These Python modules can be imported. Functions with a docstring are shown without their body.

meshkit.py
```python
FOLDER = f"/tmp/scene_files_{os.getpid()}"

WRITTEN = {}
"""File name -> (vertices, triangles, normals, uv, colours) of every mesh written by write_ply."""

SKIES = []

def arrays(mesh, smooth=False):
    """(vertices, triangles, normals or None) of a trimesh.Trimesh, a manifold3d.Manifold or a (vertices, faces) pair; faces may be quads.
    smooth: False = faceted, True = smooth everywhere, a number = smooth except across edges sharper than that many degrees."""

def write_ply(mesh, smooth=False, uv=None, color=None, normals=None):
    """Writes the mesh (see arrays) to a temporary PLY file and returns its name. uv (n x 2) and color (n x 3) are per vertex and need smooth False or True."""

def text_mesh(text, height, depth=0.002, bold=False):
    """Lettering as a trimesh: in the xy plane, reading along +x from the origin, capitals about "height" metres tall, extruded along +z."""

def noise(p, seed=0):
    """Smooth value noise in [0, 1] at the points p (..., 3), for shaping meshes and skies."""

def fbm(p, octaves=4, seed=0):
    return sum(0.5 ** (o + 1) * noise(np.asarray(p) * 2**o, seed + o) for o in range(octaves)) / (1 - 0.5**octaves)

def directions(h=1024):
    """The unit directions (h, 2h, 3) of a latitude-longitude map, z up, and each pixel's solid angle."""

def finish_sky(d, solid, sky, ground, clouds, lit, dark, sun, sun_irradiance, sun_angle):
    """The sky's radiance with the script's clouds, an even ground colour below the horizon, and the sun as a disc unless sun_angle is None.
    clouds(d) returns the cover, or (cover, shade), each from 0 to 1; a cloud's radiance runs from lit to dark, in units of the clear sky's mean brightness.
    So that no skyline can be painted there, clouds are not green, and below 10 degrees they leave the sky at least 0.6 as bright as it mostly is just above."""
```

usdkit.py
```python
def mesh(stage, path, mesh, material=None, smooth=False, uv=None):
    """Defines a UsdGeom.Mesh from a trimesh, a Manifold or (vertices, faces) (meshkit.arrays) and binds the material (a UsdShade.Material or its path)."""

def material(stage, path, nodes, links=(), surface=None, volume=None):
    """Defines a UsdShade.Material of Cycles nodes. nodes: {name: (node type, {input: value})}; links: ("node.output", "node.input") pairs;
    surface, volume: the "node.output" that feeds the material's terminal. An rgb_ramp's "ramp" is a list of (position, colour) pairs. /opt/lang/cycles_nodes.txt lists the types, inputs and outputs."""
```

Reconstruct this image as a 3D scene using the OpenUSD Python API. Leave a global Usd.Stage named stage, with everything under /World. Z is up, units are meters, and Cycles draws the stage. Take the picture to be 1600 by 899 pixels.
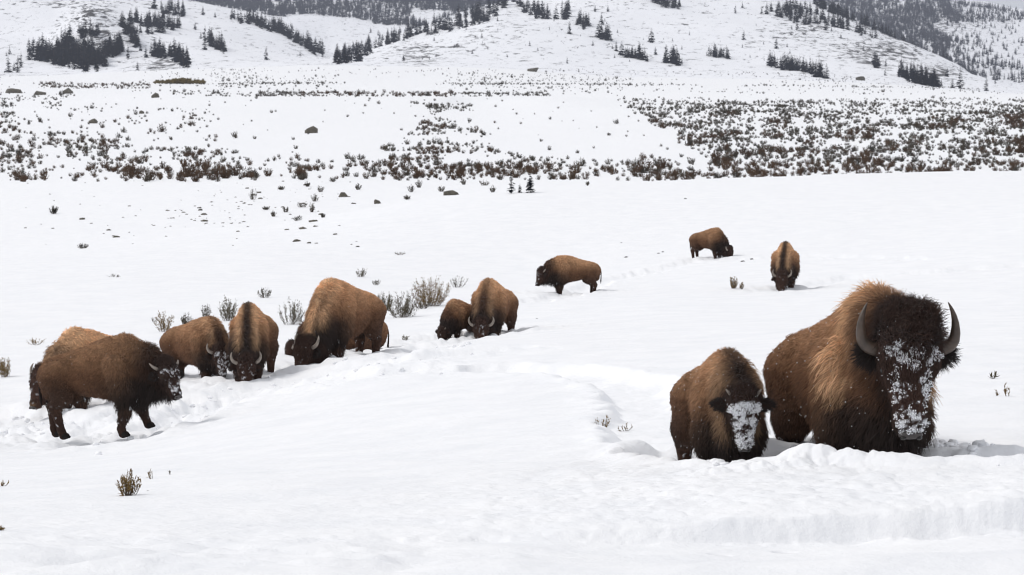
import math
import numpy as np
import trimesh
from scipy.interpolate import PchipInterpolator
import usdkit
from meshkit import noise, fbm
from pxr import Usd, UsdGeom, UsdLux, UsdShade, Sdf, Gf, Vt

stage = Usd.Stage.CreateInMemory()
UsdGeom.SetStageUpAxis(stage, UsdGeom.Tokens.z)
UsdGeom.SetStageMetersPerUnit(stage, 1.0)
UsdGeom.Xform.Define(stage, '/World')
UsdGeom.Scope.Define(stage, '/World/Looks')

# ------------------------------------------------------------------ camera
F = 3500.0                       # focal length in pixels of the 1600 px wide photograph
ZC = 1.8                         # eye height above the road
PITCH = math.atan(249.5 / F)
CP, SP = math.cos(PITCH), math.sin(PITCH)
cam = UsdGeom.Camera.Define(stage, '/World/camera')
cam.CreateHorizontalApertureAttr(36.0)
cam.CreateVerticalApertureAttr(36.0 * 899 / 1600)
cam.CreateFocalLengthAttr(36.0 * F / 1600)
cam.CreateClippingRangeAttr((0.1, 30000.0))
cam.CreateFStopAttr(7.0)
cam.CreateFocusDistanceAttr(22.0)
cam.CreateExposureAttr(0.12)
cam.AddTranslateOp().Set(Gf.Vec3d(0, 0, ZC))
cam.AddRotateXOp().Set(90 - math.degrees(PITCH))

# ------------------------------------------------------------------ sky and sun
SUN_AZ, SUN_EL = math.radians(-88), math.radians(50)      # azimuth from +y towards +x
sun_dir = np.array([math.sin(SUN_AZ) * math.cos(SUN_EL), math.cos(SUN_AZ) * math.cos(SUN_EL), math.sin(SUN_EL)])
sky = UsdLux.DomeLight.Define(stage, '/World/sky')
sky.GetPrim().SetCustomDataByKey('kind', 'structure')
sky_mat = usdkit.material(stage, '/World/Looks/overcast_sky', {
    'sky': ('sky_texture', {'sky_type': 'single_scattering', 'sun_disc': False, 'sun_elevation': SUN_EL, 'sun_rotation': SUN_AZ, 'altitude': 1900.0}),
    'tc': ('texture_coordinate', {}),
    'mp': ('mapping', {'scale': (1.0, 1.0, 2.2)}),
    'n': ('noise_texture', {'scale': 2.2, 'detail': 6.0, 'roughness': 0.55}),
    'r': ('rgb_ramp', {'ramp': [(0.3, (6.0, 6.1, 6.4)), (0.7, (8.0, 8.05, 8.25))]}),
    'mx': ('mix_color', {'fac': 0.9, 'use_clamp': False}),
    'bg': ('background_shader', {'strength': 0.1}),
}, [('tc.generated', 'mp.vector'), ('mp.vector', 'n.vector'), ('n.fac', 'r.fac'), ('sky.color', 'mx.a'), ('r.color', 'mx.b'), ('mx.result', 'bg.color')], surface='bg.background')
UsdShade.MaterialBindingAPI.Apply(sky.GetPrim()).Bind(sky_mat)
sun = UsdLux.DistantLight.Define(stage, '/World/sun')
sun.CreateIntensityAttr(0.4)
sun.CreateAngleAttr(16.0)
sun.CreateNormalizeAttr(True)
sun.CreateColorAttr((1.0, 0.965, 0.92))
sun.AddRotateZOp().Set(-math.degrees(SUN_AZ))
sun.AddRotateXOp().Set(-(90 - math.degrees(SUN_EL)))

# ------------------------------------------------------------------ helpers
USED = {}


def numbered(parent, name):
    key = (parent, name)
    k = USED.get(key, 0)
    USED[key] = k + 1
    return f'{parent}/{name}' if k == 0 else f'{parent}/{name}_{k:03d}'


def tag(prim, label=None, cat=None, group=None, kind=None):
    for k, v in (('label', label), ('category', cat), ('group', group), ('kind', kind)):
        if v:
            prim.SetCustomDataByKey(k, v)
    return prim


def thing(name, label, cat, loc=(0, 0, 0), rotz=0.0, scale=1.0, group=None, parent='/World', cls=False):
    path = numbered(parent, name)
    if cls:
        p = stage.CreateClassPrim(path)
        return p
    x = UsdGeom.Xform.Define(stage, path)
    x.AddTranslateOp().Set(Gf.Vec3d(*map(float, loc)))
    x.AddRotateZOp().Set(math.degrees(rotz))
    if np.ndim(scale) or scale != 1.0:
        s = np.broadcast_to(scale, 3)
        x.AddScaleOp().Set(Gf.Vec3f(*map(float, s)))
    return tag(x.GetPrim(), label, cat, group)


def part(name, mesh, mat, parent, smooth=False, color=None, kind=None, label=None):
    path = numbered(str(parent.GetPath()) if not isinstance(parent, str) else parent, name)
    m = usdkit.mesh(stage, path, mesh, mat, smooth=smooth)
    if color is not None:
        UsdGeom.PrimvarsAPI(m).CreatePrimvar('displayColor', Sdf.ValueTypeNames.Color3fArray, 'vertex').Set(Vt.Vec3fArray.FromNumpy(np.asarray(color, np.float32)))
    tag(m.GetPrim(), label=label, kind=kind)
    return m.GetPrim()


def instancer(name, protos, pts, idx, yaw, scl, kind='stuff', label=None, cat=None):
    """One object of many copies; protos are paths of prims."""
    path = numbered('/World', name)
    pi = UsdGeom.PointInstancer.Define(stage, path)
    pi.CreatePrototypesRel().SetTargets([Sdf.Path(p) for p in protos])
    pi.CreatePositionsAttr(Vt.Vec3fArray.FromNumpy(np.asarray(pts, np.float32)))
    pi.CreateProtoIndicesAttr(Vt.IntArray.FromNumpy(np.asarray(idx, np.int32)))
    q = [Gf.Quath(float(math.cos(a / 2)), 0.0, 0.0, float(math.sin(a / 2))) for a in yaw]
    pi.CreateOrientationsAttr(Vt.QuathArray(q))
    s = np.asarray(scl, np.float32)
    if s.ndim == 1:
        s = np.repeat(s[:, None], 3, 1)
    pi.CreateScalesAttr(Vt.Vec3fArray.FromNumpy(s))
    tag(pi.GetPrim(), label, cat, None, kind)
    return pi


def unit(v):
    v = np.asarray(v, float)
    return v / (np.linalg.norm(v, axis=-1, keepdims=True) + 1e-12)


def tubes(paths, radii, sides=4):
    """Many tapered tubes as one (vertices, faces)."""
    V, Q, n = [], [], 0
    ang = np.arange(sides) * 2 * np.pi / sides
    for p, r in zip(paths, radii):
        p = np.asarray(p, float)
        r = np.broadcast_to(r, (len(p),))
        t = unit(np.gradient(p, axis=0))
        a = unit(np.cross(t, np.where(np.abs(t[:, 2:]) < 0.9, [0, 0, 1.0], [1.0, 0, 0])))
        b = np.cross(t, a)
        v = p[:, None] + r[:, None, None] * (np.cos(ang)[None, :, None] * a[:, None] + np.sin(ang)[None, :, None] * b[:, None])
        i, j = np.meshgrid(np.arange(len(p) - 1), np.arange(sides), indexing='ij')
        q = np.stack([i * sides + j, i * sides + (j + 1) % sides, (i + 1) * sides + (j + 1) % sides, (i + 1) * sides + j], -1).reshape(-1, 4) + n
        V.append(v.reshape(-1, 3))
        Q.append(q)
        n += len(p) * sides
    q = np.vstack(Q)
    return np.vstack(V), np.vstack([q[:, [0, 1, 2]], q[:, [0, 2, 3]]])


def merge(ms):
    V, Fs, n = [], [], 0
    for v, f in ms:
        V.append(v)
        Fs.append(np.asarray(f) + n)
        n += len(v)
    return np.vstack(V), np.vstack(Fs)


# ------------------------------------------------------------------ the lie of the land
def px_t(px):
    return (np.asarray(px, float) - 800.0) / F


def slope_of(py):
    v = (449.5 - np.asarray(py, float)) / F
    return (-SP + v * CP) / (CP + v * SP)


ALL = (0, 1600)
# each feature line of the ground: depth (number or (px, depth) knots) and where it passes in the view ((px, py) knots), or a height
ROWS = [
    (3.0, -1.75), (7.0, -1.93),
    (10.0, [(0, 912), (400, 905), (800, 899), (1200, 886), (1600, 872)]),
    (11.5, [(0, 862), (600, 864), (800, 862), (1000, 872), (1200, 876), (1400, 868), (1600, 856)]),
    (12.45, [(0, 842), (600, 842), (800, 840), (1000, 848), (1200, 848), (1400, 842), (1600, 832)]),
    (12.55, [(0, 838), (600, 839), (800, 833), (1000, 823), (1200, 806), (1400, 795), (1600, 778)]),
    (13.4, [(0, 824), (600, 815), (800, 806), (1000, 792), (1200, 776), (1400, 766), (1600, 754)]),
    (16.0, [(0, 788), (200, 779), (400, 768), (600, 757), (800, 744), (1000, 728), (1200, 715), (1400, 707), (1600, 700)]),
    (22.0, [(0, 741), (400, 716), (800, 672), (1000, 650), (1200, 632), (1400, 619), (1600, 610)]),
    (31.0, [(0, 697), (200, 680), (400, 645), (600, 606), (800, 583), (1000, 568), (1200, 555), (1400, 545), (1600, 538)]),
    (36.0, [(0, 655), (200, 635), (400, 610), (600, 563), (800, 548), (1000, 540), (1200, 530), (1400, 522), (1600, 515)]),
    (47.0, [(0, 570), (200, 560), (400, 548), (600, 536), (770, 521), (1000, 505), (1200, 496), (1400, 488), (1600, 482)]),
    (66.0, [(0, 480), (400, 472), (800, 463), (1000, 456), (1230, 449), (1400, 440), (1600, 430)]),
    (86.0, [(0, 425), (400, 418), (800, 424), (1000, 412), (1115, 402), (1400, 386), (1600, 373)]),
    ([(0, 97), (480, 118), (850, 130), (1600, 150)], [(0, 405), (120, 393), (250, 377), (480, 345), (640, 318), (850, 293), (1000, 285), (1200, 277), (1400, 270), (1600, 267)]),
    ([(0, 116), (480, 140), (850, 158), (1600, 180)], [(0, 409), (480, 352), (850, 304), (1600, 284)]),
    ([(0, 142), (480, 162), (850, 184), (1600, 205)], [(0, 384), (480, 340), (850, 298), (1600, 289)]),
    ([(0, 182), (480, 190), (850, 205), (1600, 220)], [(0, 330), (480, 306), (850, 289), (1600, 287)]),
    (235.0, [(0, 284), (240, 276), (480, 271), (850, 281), (1600, 284)]),
    (255.0, [(0, 285), (480, 272), (850, 280), (1600, 279)]),
    (300.0, [(0, 260), (600, 258), (1600, 261)]),
    (420.0, [(0, 213), (1600, 211)]),
    (560.0, [(0, 177), (150, 172), (300, 170), (600, 172), (760, 178), (900, 172), (1600, 180)]),
    (700.0, [(0, 158), (150, 152), (300, 147), (680, 148), (740, 158), (860, 152), (1000, 158), (1200, 160), (1600, 164)]),
    (780.0, [(0, 152), (300, 148), (680, 149), (860, 152), (1200, 154), (1600, 158)]),
    (1050.0, [(0, 134), (400, 132), (900, 136), (1200, 141), (1600, 151)]),
    (1560.0, [(0, 117), (120, 114), (300, 106), (520, 101), (700, 102), (800, 106), (1000, 119), (1200, 121), (1400, 131), (1500, 139), (1600, 147)]),
    (1850.0, [(0, 104), (100, 106), (160, 112), (200, 107), (260, 100), (320, 95), (520, 98), (580, 96), (700, 86), (800, 84), (1000, 100), (1200, 103), (1400, 112), (1500, 127), (1600, 143)]),
    (2050.0, [(0, 70), (50, 68), (85, 52), (120, 26), (147, 9), (175, 24), (215, 46), (260, 62), (320, 66), (400, 80), (520, 97), (565, 92), (620, 76), (700, 58), (790, 42), (850, 44), (1000, 62), (1200, 68), (1300, 76), (1400, 90), (1500, 114), (1600, 141)]),
    (2200.0, [(0, 52), (85, 46), (147, 24), (215, 44), (260, 48), (320, 54), (400, 72), (520, 94), (565, 88), (620, 73), (700, 52), (790, 32), (850, 32), (1000, 45), (1200, 50), (1300, 60), (1400, 80), (1500, 110), (1600, 140.5)]),
    (2600.0, [(0, -28), (180, -20), (280, 2), (350, 15), (460, 50), (520, 85), (550, 99), (600, 70), (660, 48), (700, 41), (750, 24), (790, 6), (860, -2), (900, -20), (1200, -22), (1245, -4), (1290, 12), (1340, 35), (1400, 62), (1450, 84), (1500, 107), (1525, 128), (1600, 140)]),
    (3100.0, [(0, -15), (280, 20), (350, 34), (460, 66), (520, 97), (550, 104), (600, 84), (700, 56), (790, 24), (900, 0), (1200, 0), (1290, 32), (1400, 80), (1450, 102), (1500, 122), (1600, 139)]),
    (3600.0, [(0, -10), (280, 20), (460, 62), (520, 84), (600, 72), (700, 50), (790, 22), (900, 0), (1200, 0), (1290, 40), (1400, 88), (1500, 112), (1600, 122)]),
    (4300.0, [(0, -20), (280, 8), (440, 26), (620, 27), (700, 24), (790, 14), (900, -10), (1200, -12), (1290, 24), (1400, 52), (1500, 62), (1600, 70)]),
    (5300.0, [(0, -70), (300, -45), (700, -32), (900, -60), (1200, -52), (1300, -14), (1380, -11), (1470, -9), (1500, 0), (1540, 6), (1580, 14), (1600, 16), (1700, 22)]),
    (6500.0, [(0, -35), (300, -12), (700, 0), (900, -20), (1200, -20), (1300, 2), (1470, 8), (1540, 22), (1600, 32)]),
    (9000.0, [(0, 40), (1600, 60)]),
]
TC = px_t(np.arange(-160, 1761, 4.0))          # columns of the height table (x / y)
RT = np.exp(np.linspace(math.log(3.0), math.log(9000.0), 2200))
TABLE = np.empty((len(TC), len(RT)))


def knots(spec, px):
    if np.ndim(spec) == 0:
        return np.full(len(px), float(spec))
    a = np.array(spec, float)
    return PchipInterpolator(a[:, 0], a[:, 1])(np.clip(px, a[0, 0], a[-1, 0]))


def make_table():
    px = TC * F + 800
    Y = np.stack([knots(y, px) for y, _ in ROWS])
    Z = np.stack([np.full(len(px), s) if np.ndim(s) == 0 else y * slope_of(knots(s, px)) for (_, s), y in zip(ROWS, Y)])
    lr = np.log(RT)
    for i in range(len(px)):
        TABLE[i] = PchipInterpolator(np.log(Y[:, i]), Z[:, i])(lr) + ZC


make_table()


def H0(t, Y):
    """Ground height before the small relief, at x / y = t and depth Y."""
    a = np.clip((t - TC[0]) / (TC[1] - TC[0]), 0, len(TC) - 1.001)
    b = np.clip((np.log(np.maximum(Y, 3.0)) - math.log(RT[0])) / (math.log(RT[1]) - math.log(RT[0])), 0, len(RT) - 1.001)
    i, j = a.astype(int), b.astype(int)
    u, v = a - i, b - j
    return (TABLE[i, j] * (1 - u) + TABLE[i + 1, j] * u) * (1 - v) + (TABLE[i, j + 1] * (1 - u) + TABLE[i + 1, j + 1] * u) * v


def at(px, py, ymin=8.0, ymax=8500.0):
    """Ground point seen at a pixel of the photograph."""
    v = (449.5 - py) / F
    t = (px - 800) / F / (CP + v * SP)
    Y = RT[(RT > ymin) & (RT < ymax)]
    g = H0(np.full(len(Y), t), Y) - (ZC + Y * slope_of(py))
    k = np.nonzero((g[:-1] < 0) & (g[1:] >= 0))[0]
    if len(k) == 0:
        return None
    k = k[0]
    y = Y[k] + (Y[k + 1] - Y[k]) * (-g[k]) / (g[k + 1] - g[k])
    return np.array([t * y, y, float(H0(np.array([t]), np.array([y]))[0])])


def ground_z(x, y):
    x, y = np.asarray(x, float), np.asarray(y, float)
    return H0(x / np.maximum(y, 0.1), y)




# ------------------------------------------------------------------ where the animals stand (pixel of the ground under the chest, trampled radius)
PLACES = {
    'bull': (1340, 708), 'calf': (1128, 712), 'walker': (180, 679), 'behind_walker': (138, 632), 'turned': (317, 587),
    'grazer_six': (393, 588), 'big': (530, 556), 'hidden': (524, 547), 'centre': (768, 519), 'centre_calf': (716, 524),
    'side': (887, 456), 'far_right_grazer': (1112, 402), 'far_right_front': (1227, 450),
}
SPOT = {k: at(*v) for k, v in PLACES.items()}


def seg_dist(x, y, pts):
    d = np.full(x.shape, 1e9)
    for a, b in zip(pts[:-1], pts[1:]):
        ab = b - a
        s = np.clip(((x - a[0]) * ab[0] + (y - a[1]) * ab[1]) / (ab @ ab + 1e-9), 0, 1)
        d = np.minimum(d, np.hypot(x - a[0] - s * ab[0], y - a[1] - s * ab[1]))
    return d


def trail(*pix):
    return np.array([at(*p)[:2] for p in pix])


# (polyline, half width, depth, lumpiness): tracks trodden into the snow
TRAILS = [
    (np.array([[2.05, 15.6], [2.55, 15.15], [3.2, 14.9], [4.4, 14.55]]), 0.27, 0.42, 0.05),
    (np.array([[1.3, 17.3], [1.5, 16.2], [2.0, 15.7]]), 0.35, 0.25, 0.05),
    (trail((1040, 690), (1010, 625), (985, 596), (900, 580), (770, 572)), 0.42, 0.13, 0.05),
    (trail((-40, 640), (60, 655), (170, 690), (300, 640), (380, 604), (470, 583), (640, 562), (760, 545)), 0.7, 0.12, 0.085),
    (trail((-60, 668), (40, 680), (130, 668), (250, 625)), 0.5, 0.12, 0.11),
    (trail((250, 655), (330, 622), (430, 600), (560, 590), (660, 575)), 0.45, 0.09, 0.07),
    (trail((600, 555), (690, 535), (800, 517)), 0.5, 0.08, 0.06),
    (trail((830, 470), (880, 462), (940, 440), (1010, 425), (1090, 405), (1160, 405)), 0.5, 0.11, 0.07),
    (trail((1255, 446), (1340, 430), (1480, 424), (1620, 415)), 0.6, 0.10, 0.06),
    (trail((1150, 405), (1250, 398), (1420, 405)), 0.5, 0.08, 0.05),
]


HOLES = [(1.50, 12.16, .06, .07), (1.12, 11.9, .06, .035), (*at(985, 760)[:2], .06, .02), (*at(430, 742)[:2], .10, .02)]


def relief(x, y):
    """Small relief of the snow: drifts, tracks, the churned patches round the animals, the plough's bank."""
    r = np.hypot(x, y)
    p = np.stack([x, y, 0 * x], -1)
    out = 0.10 * (fbm(p / np.array([3.4, 5.0, 1]), 3, 3) - 0.5) * np.clip((r - 6) / 14, 0.15, 1)
    out += 0.03 * (fbm(p / 0.55, 3, 5) - 0.5) * np.clip((60 - r) / 40, 0, 1)
    out += 0.02 * (fbm(np.stack([(x * .8 + y * .6) / 1.5, (y * .8 - x * .6) / .32, 0 * x], -1), 3, 6) - .5) * np.clip((45 - r) / 25, 0, 1) * np.clip(fbm(p / 4.0, 2, 7) * 3 - 1.0, 0, 1)
    warm = fbm(p / 1.3, 2, 8) - 0.5
    for pts, w, dep, lump in TRAILS:
        m = (x > pts[:, 0].min() - 4) & (x < pts[:, 0].max() + 4) & (y > pts[:, 1].min() - 4) & (y < pts[:, 1].max() + 4)
        if not m.any():
            continue
        xm, ym, pm = x[m], y[m], p[m]
        d = seg_dist(xm, ym, pts) + 0.5 * w * (fbm(pm / (w * 1.1), 2, 17) - 0.5) * 2
        inn = 1 / (1 + np.exp((d - w) / (0.07 * w + 0.012)))
        rim = np.exp(-((d - 1.25 * w) / (0.45 * w)) ** 2)
        zz = -dep * inn + 0.22 * dep * rim
        zz += lump * .95 * (np.abs(fbm(pm / 0.42, 4, 23) - 0.5) * 2.4 - 0.35) * np.exp(-(d / (1.9 * w)) ** 2)
        out[m] += zz
    for k, s in SPOT.items():
        R = 1.6 if s[1] > 25 else 1.1
        m = np.hypot(x - s[0], y - s[1]) < 3 * R
        if m.any():
            d = np.hypot(x[m] - s[0], y[m] - s[1])
            lump = np.abs(fbm(p[m] / 0.42, 3, 29) - 0.5) * 2
            out[m] += (0.16 if s[1] > 25 else 0.07) * (lump - 0.3) * np.exp(-(d / R) ** 2)
    # churned rim before the bull and the calf
    if (r < 30).any():
        front = np.exp(-((y - 14.95 + 0.12 * (x - 2.2)) / 0.17) ** 2) * np.clip((x - 1.05) * 2.2, 0, 1) * np.clip((3.35 - x) * 4, 0, 1)
        out += front * (0.035 + 0.05 * (np.abs(fbm(p / 0.13, 3, 31) - 0.5) * 2 + fbm(p / 0.055, 2, 32) * .9 - 0.6))
    # the bank thrown up by the plough
    bank = np.exp(-((y - 11.2) / 1.0) ** 2)
    out += bank * 0.2 * (np.abs(fbm(p / np.array([0.9, 0.5, 1]), 4, 41) - 0.5) * 2 - 0.3) * np.clip((0.9 - x) / 1.5, 0.25, 1)
    out += np.exp(-((y - 12.9) / 0.9) ** 2) * 0.03 * (fbm(p / 0.25, 3, 43) - 0.5)
    crust = np.clip((r - 12.4) / .5, 0, 1) * np.clip((17.5 - r) / 3, 0, 1) * np.clip((x + 1.5) / 2, .35, 1)
    out += crust * .035 * (np.abs(fbm(p / .18, 3, 44) - .5) * 2 - .2)
    out += np.exp(-((y - 12.5) / .11) ** 2) * .07 * (fbm(p / .17, 3, 46) - .5)
    for hx, hy, hr, hd in HOLES:
        m = np.hypot(x - hx, y - hy) < 4 * hr
        out[m] -= hd * np.exp(-(((x[m] - hx) / hr) ** 2 + ((y[m] - hy) / hr) ** 2) ** 2)
    # open country
    far = np.clip((r - 100) / 100, 0, 1)
    out += far * np.clip(r / 400, 0.2, 1) * 0.9 * (fbm(p / 28.0, 3, 51) - 0.5)
    big = np.clip((r - 1500) / 600, 0, 1)
    out += big * 16 * (fbm(p / 130.0, 4, 61) - 0.5)
    knoll = np.exp(-(((x / np.maximum(y, 1)) - px_t(150)) / 0.022) ** 2) * np.exp(-((y - 2000) / 170) ** 2)
    cl = fbm(p / np.array([34.0, 60.0, 1]), 3, 71)
    out += knoll * 10 * (np.round(cl * 7) / 7 - 0.5)
    return out


def surf(x, y):
    return ground_z(x, y) + relief(np.atleast_1d(np.asarray(x, float)), np.atleast_1d(np.asarray(y, float)))


AZ = math.radians(16.5)
fine = np.linspace(-AZ, AZ, 760)
side = math.pi * np.linspace(AZ / math.pi, 1, 26)[1:] ** 1.0
azs = np.concatenate([-side[::-1], fine, side])
rows = np.concatenate([[0.4, 2.0, 4.0, 6.0, 7.5], np.linspace(8.4, 12.3, 90), np.linspace(12.3, 12.7, 34)[1:], np.linspace(12.7, 13.2, 16)[1:], np.linspace(13.2, 17.2, 240)[1:], np.exp(np.linspace(math.log(17.2), math.log(36.0), 210))[1:], np.exp(np.linspace(math.log(36.0), math.log(190.0), 170))[1:],
                       np.exp(np.linspace(math.log(190.0), math.log(1500.0), 170))[1:], np.exp(np.linspace(math.log(1500.0), math.log(3500.0), 190))[1:], np.exp(np.linspace(math.log(3500.0), math.log(9000.0), 70))[1:]])
ra, aa = np.meshgrid(rows, azs, indexing='ij')
gx, gy = ra * np.sin(aa), ra * np.cos(aa)
tcl = np.tan(np.clip(aa, -0.30, 0.30))
gz = H0(tcl, ra * np.cos(np.clip(aa, -0.30, 0.30)))
gz += relief(gx, gy) * (np.abs(aa) < 0.33)
GV = np.stack([gx, gy, gz], -1)

snow_mat = usdkit.material(stage, '/World/Looks/snow', {
    'g': ('geometry', {}),
    'n1': ('noise_texture', {'scale': 1.3, 'detail': 5.0, 'roughness': 0.6}),
    'n2': ('noise_texture', {'scale': 16.0, 'detail': 6.0, 'roughness': 0.75}),
    'r1': ('rgb_ramp', {'ramp': [(0.3, (0.815, 0.825, 0.845)), (0.65, (0.875, 0.878, 0.888))]}),
    'b1': ('bump', {'strength': 0.45, 'distance': 0.12}),
    'b2': ('bump', {'strength': 0.5, 'distance': 0.025}),
    'p': ('principled_bsdf', {'roughness': 0.75, 'specular_ior_level': 0.25}),
}, [('g.position', 'n1.vector'), ('g.position', 'n2.vector'), ('n1.fac', 'r1.fac'), ('r1.color', 'p.base_color'), ('n1.fac', 'b1.height'), ('n2.fac', 'b2.height'), ('b1.normal', 'b2.normal'), ('b2.normal', 'p.normal')], surface='p.BSDF')

# rocky hillsides: dark rock and scrub breaking through the snow where the vertex mask says so
hill_mat = usdkit.material(stage, '/World/Looks/rocky_snow', {
    'g': ('geometry', {}),
    'm': ('attribute', {'attribute': 'displayColor'}),
    'sc': ('mapping', {'scale': (1.0, 0.35, 4.0)}),
    'n1': ('noise_texture', {'scale': 0.10, 'detail': 6.0, 'roughness': 0.7, 'distortion': 0.8}),
    'n2': ('noise_texture', {'scale': 0.35, 'detail': 2.0}),
    'a': ('math', {'math_type': 'add'}),
    'sep': ('separate_color', {}),
    'r': ('rgb_ramp', {'ramp': [(0.60, (0, 0, 0)), (0.66, (1, 1, 1))]}),
    'rc': ('rgb_ramp', {'ramp': [(0.35, (0.035, 0.034, 0.037)), (0.7, (0.10, 0.095, 0.092))]}),
    'mx': ('mix_color', {'a': (0.82, 0.83, 0.86)}),
    'rb': ('rgb_to_bw', {}),
    'p': ('principled_bsdf', {'roughness': 0.85, 'specular_ior_level': 0.2}),
}, [('g.position', 'sc.vector'), ('sc.vector', 'n1.vector'), ('g.position', 'n2.vector'), ('m.color', 'sep.color'), ('n1.fac', 'a.value1'), ('sep.r', 'a.value2'), ('a.value', 'r.fac'),
    ('n2.fac', 'rc.fac'), ('r.color', 'rb.color'), ('rb.val', 'mx.fac'), ('rc.color', 'mx.b'), ('mx.result', 'p.base_color')], surface='p.BSDF')


def blob(px, py, cx, cy, sx, sy):
    return np.exp(-((px - cx) / sx) ** 2 - ((py - cy) / sy) ** 2)


def view_of(P):
    """Where ground points stand in the photograph (only to look up what grows there)."""
    d = P - np.array([0, 0, ZC])
    dep = d[..., 1] * CP - d[..., 2] * SP
    up = d[..., 1] * SP + d[..., 2] * CP
    return 800 + F * d[..., 0] / np.maximum(dep, 0.01), 449.5 - F * up / np.maximum(dep, 0.01)


def band(i0, i1, name, mat, mask=None):
    V = GV[i0:i1 + 1].reshape(-1, 3)
    nr, nc = i1 - i0 + 1, len(azs)
    i, j = np.meshgrid(np.arange(nr - 1), np.arange(nc - 1), indexing='ij')
    q = np.stack([i * nc + j, i * nc + j + 1, (i + 1) * nc + j + 1, (i + 1) * nc + j], -1).reshape(-1, 4)
    m = part(name, (V, q[:, ::-1]), mat, '/World', smooth=True, color=None if mask is None else mask)
    tag(m, kind='structure')


k1 = int(np.searchsorted(rows, 189.9))
k2 = int(np.searchsorted(rows, 1499.9))
k3 = int(np.searchsorted(rows, 3499.9))
band(0, k1, 'snow_field', snow_mat)
P = GV[k1:k2 + 1].reshape(-1, 3)
band(k1, k2, 'snow_plain', snow_mat)


def rock_mask(P):
    px, py = view_of(P)
    m = np.full(len(P), .018)
    for cx, cy, sx, sy, a in [(147, 25, 45, 30, .11), (160, 60, 55, 22, .10), (250, 100, 45, 12, .12), (650, 85, 60, 22, .10), (760, 50, 50, 40, .06), (1370, 80, 90, 22, .12),
                              (1260, 45, 60, 30, .09), (1470, 112, 40, 14, .13), (30, 125, 60, 8, .12), (130, 5, 120, 8, .08), (1420, 30, 120, 40, .12), (600, 8, 200, 16, .1)]:
        m = np.maximum(m, a * blob(px, py, cx, cy, sx, sy) * 1.25)
    return np.repeat(m[:, None], 3, 1)


band(k2, k3, 'snowy_hills', hill_mat, rock_mask(GV[k2:k3 + 1].reshape(-1, 3)))
band(k3, len(rows) - 1, 'mountains', hill_mat, rock_mask(GV[k3:].reshape(-1, 3)))
# ------------------------------------------------------------------ plants and stones
def leafy(name, c1, c2, trans=0.25):
    return usdkit.material(stage, f'/World/Looks/{name}', {
        'o': ('object_info', {}),
        'g': ('geometry', {}),
        'a': ('math', {'math_type': 'multiply_add', 'value2': 0.45}),
        'h': ('math', {'math_type': 'multiply', 'value2': 0.55}),
        'r': ('rgb_ramp', {'ramp': [(0.0, c1), (1.0, c2)]}),
        'd': ('diffuse_bsdf', {}), 't': ('translucent_bsdf', {}), 'm': ('mix_closure', {'fac': trans}),
    }, [('o.random', 'h.value1'), ('g.random_per_island', 'a.value1'), ('h.value', 'a.value3'), ('a.value', 'r.fac'), ('r.color', 'd.color'), ('r.color', 't.color'), ('d.BSDF', 'm.closure1'), ('t.BSDF', 'm.closure2')], surface='m.closure')


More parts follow.
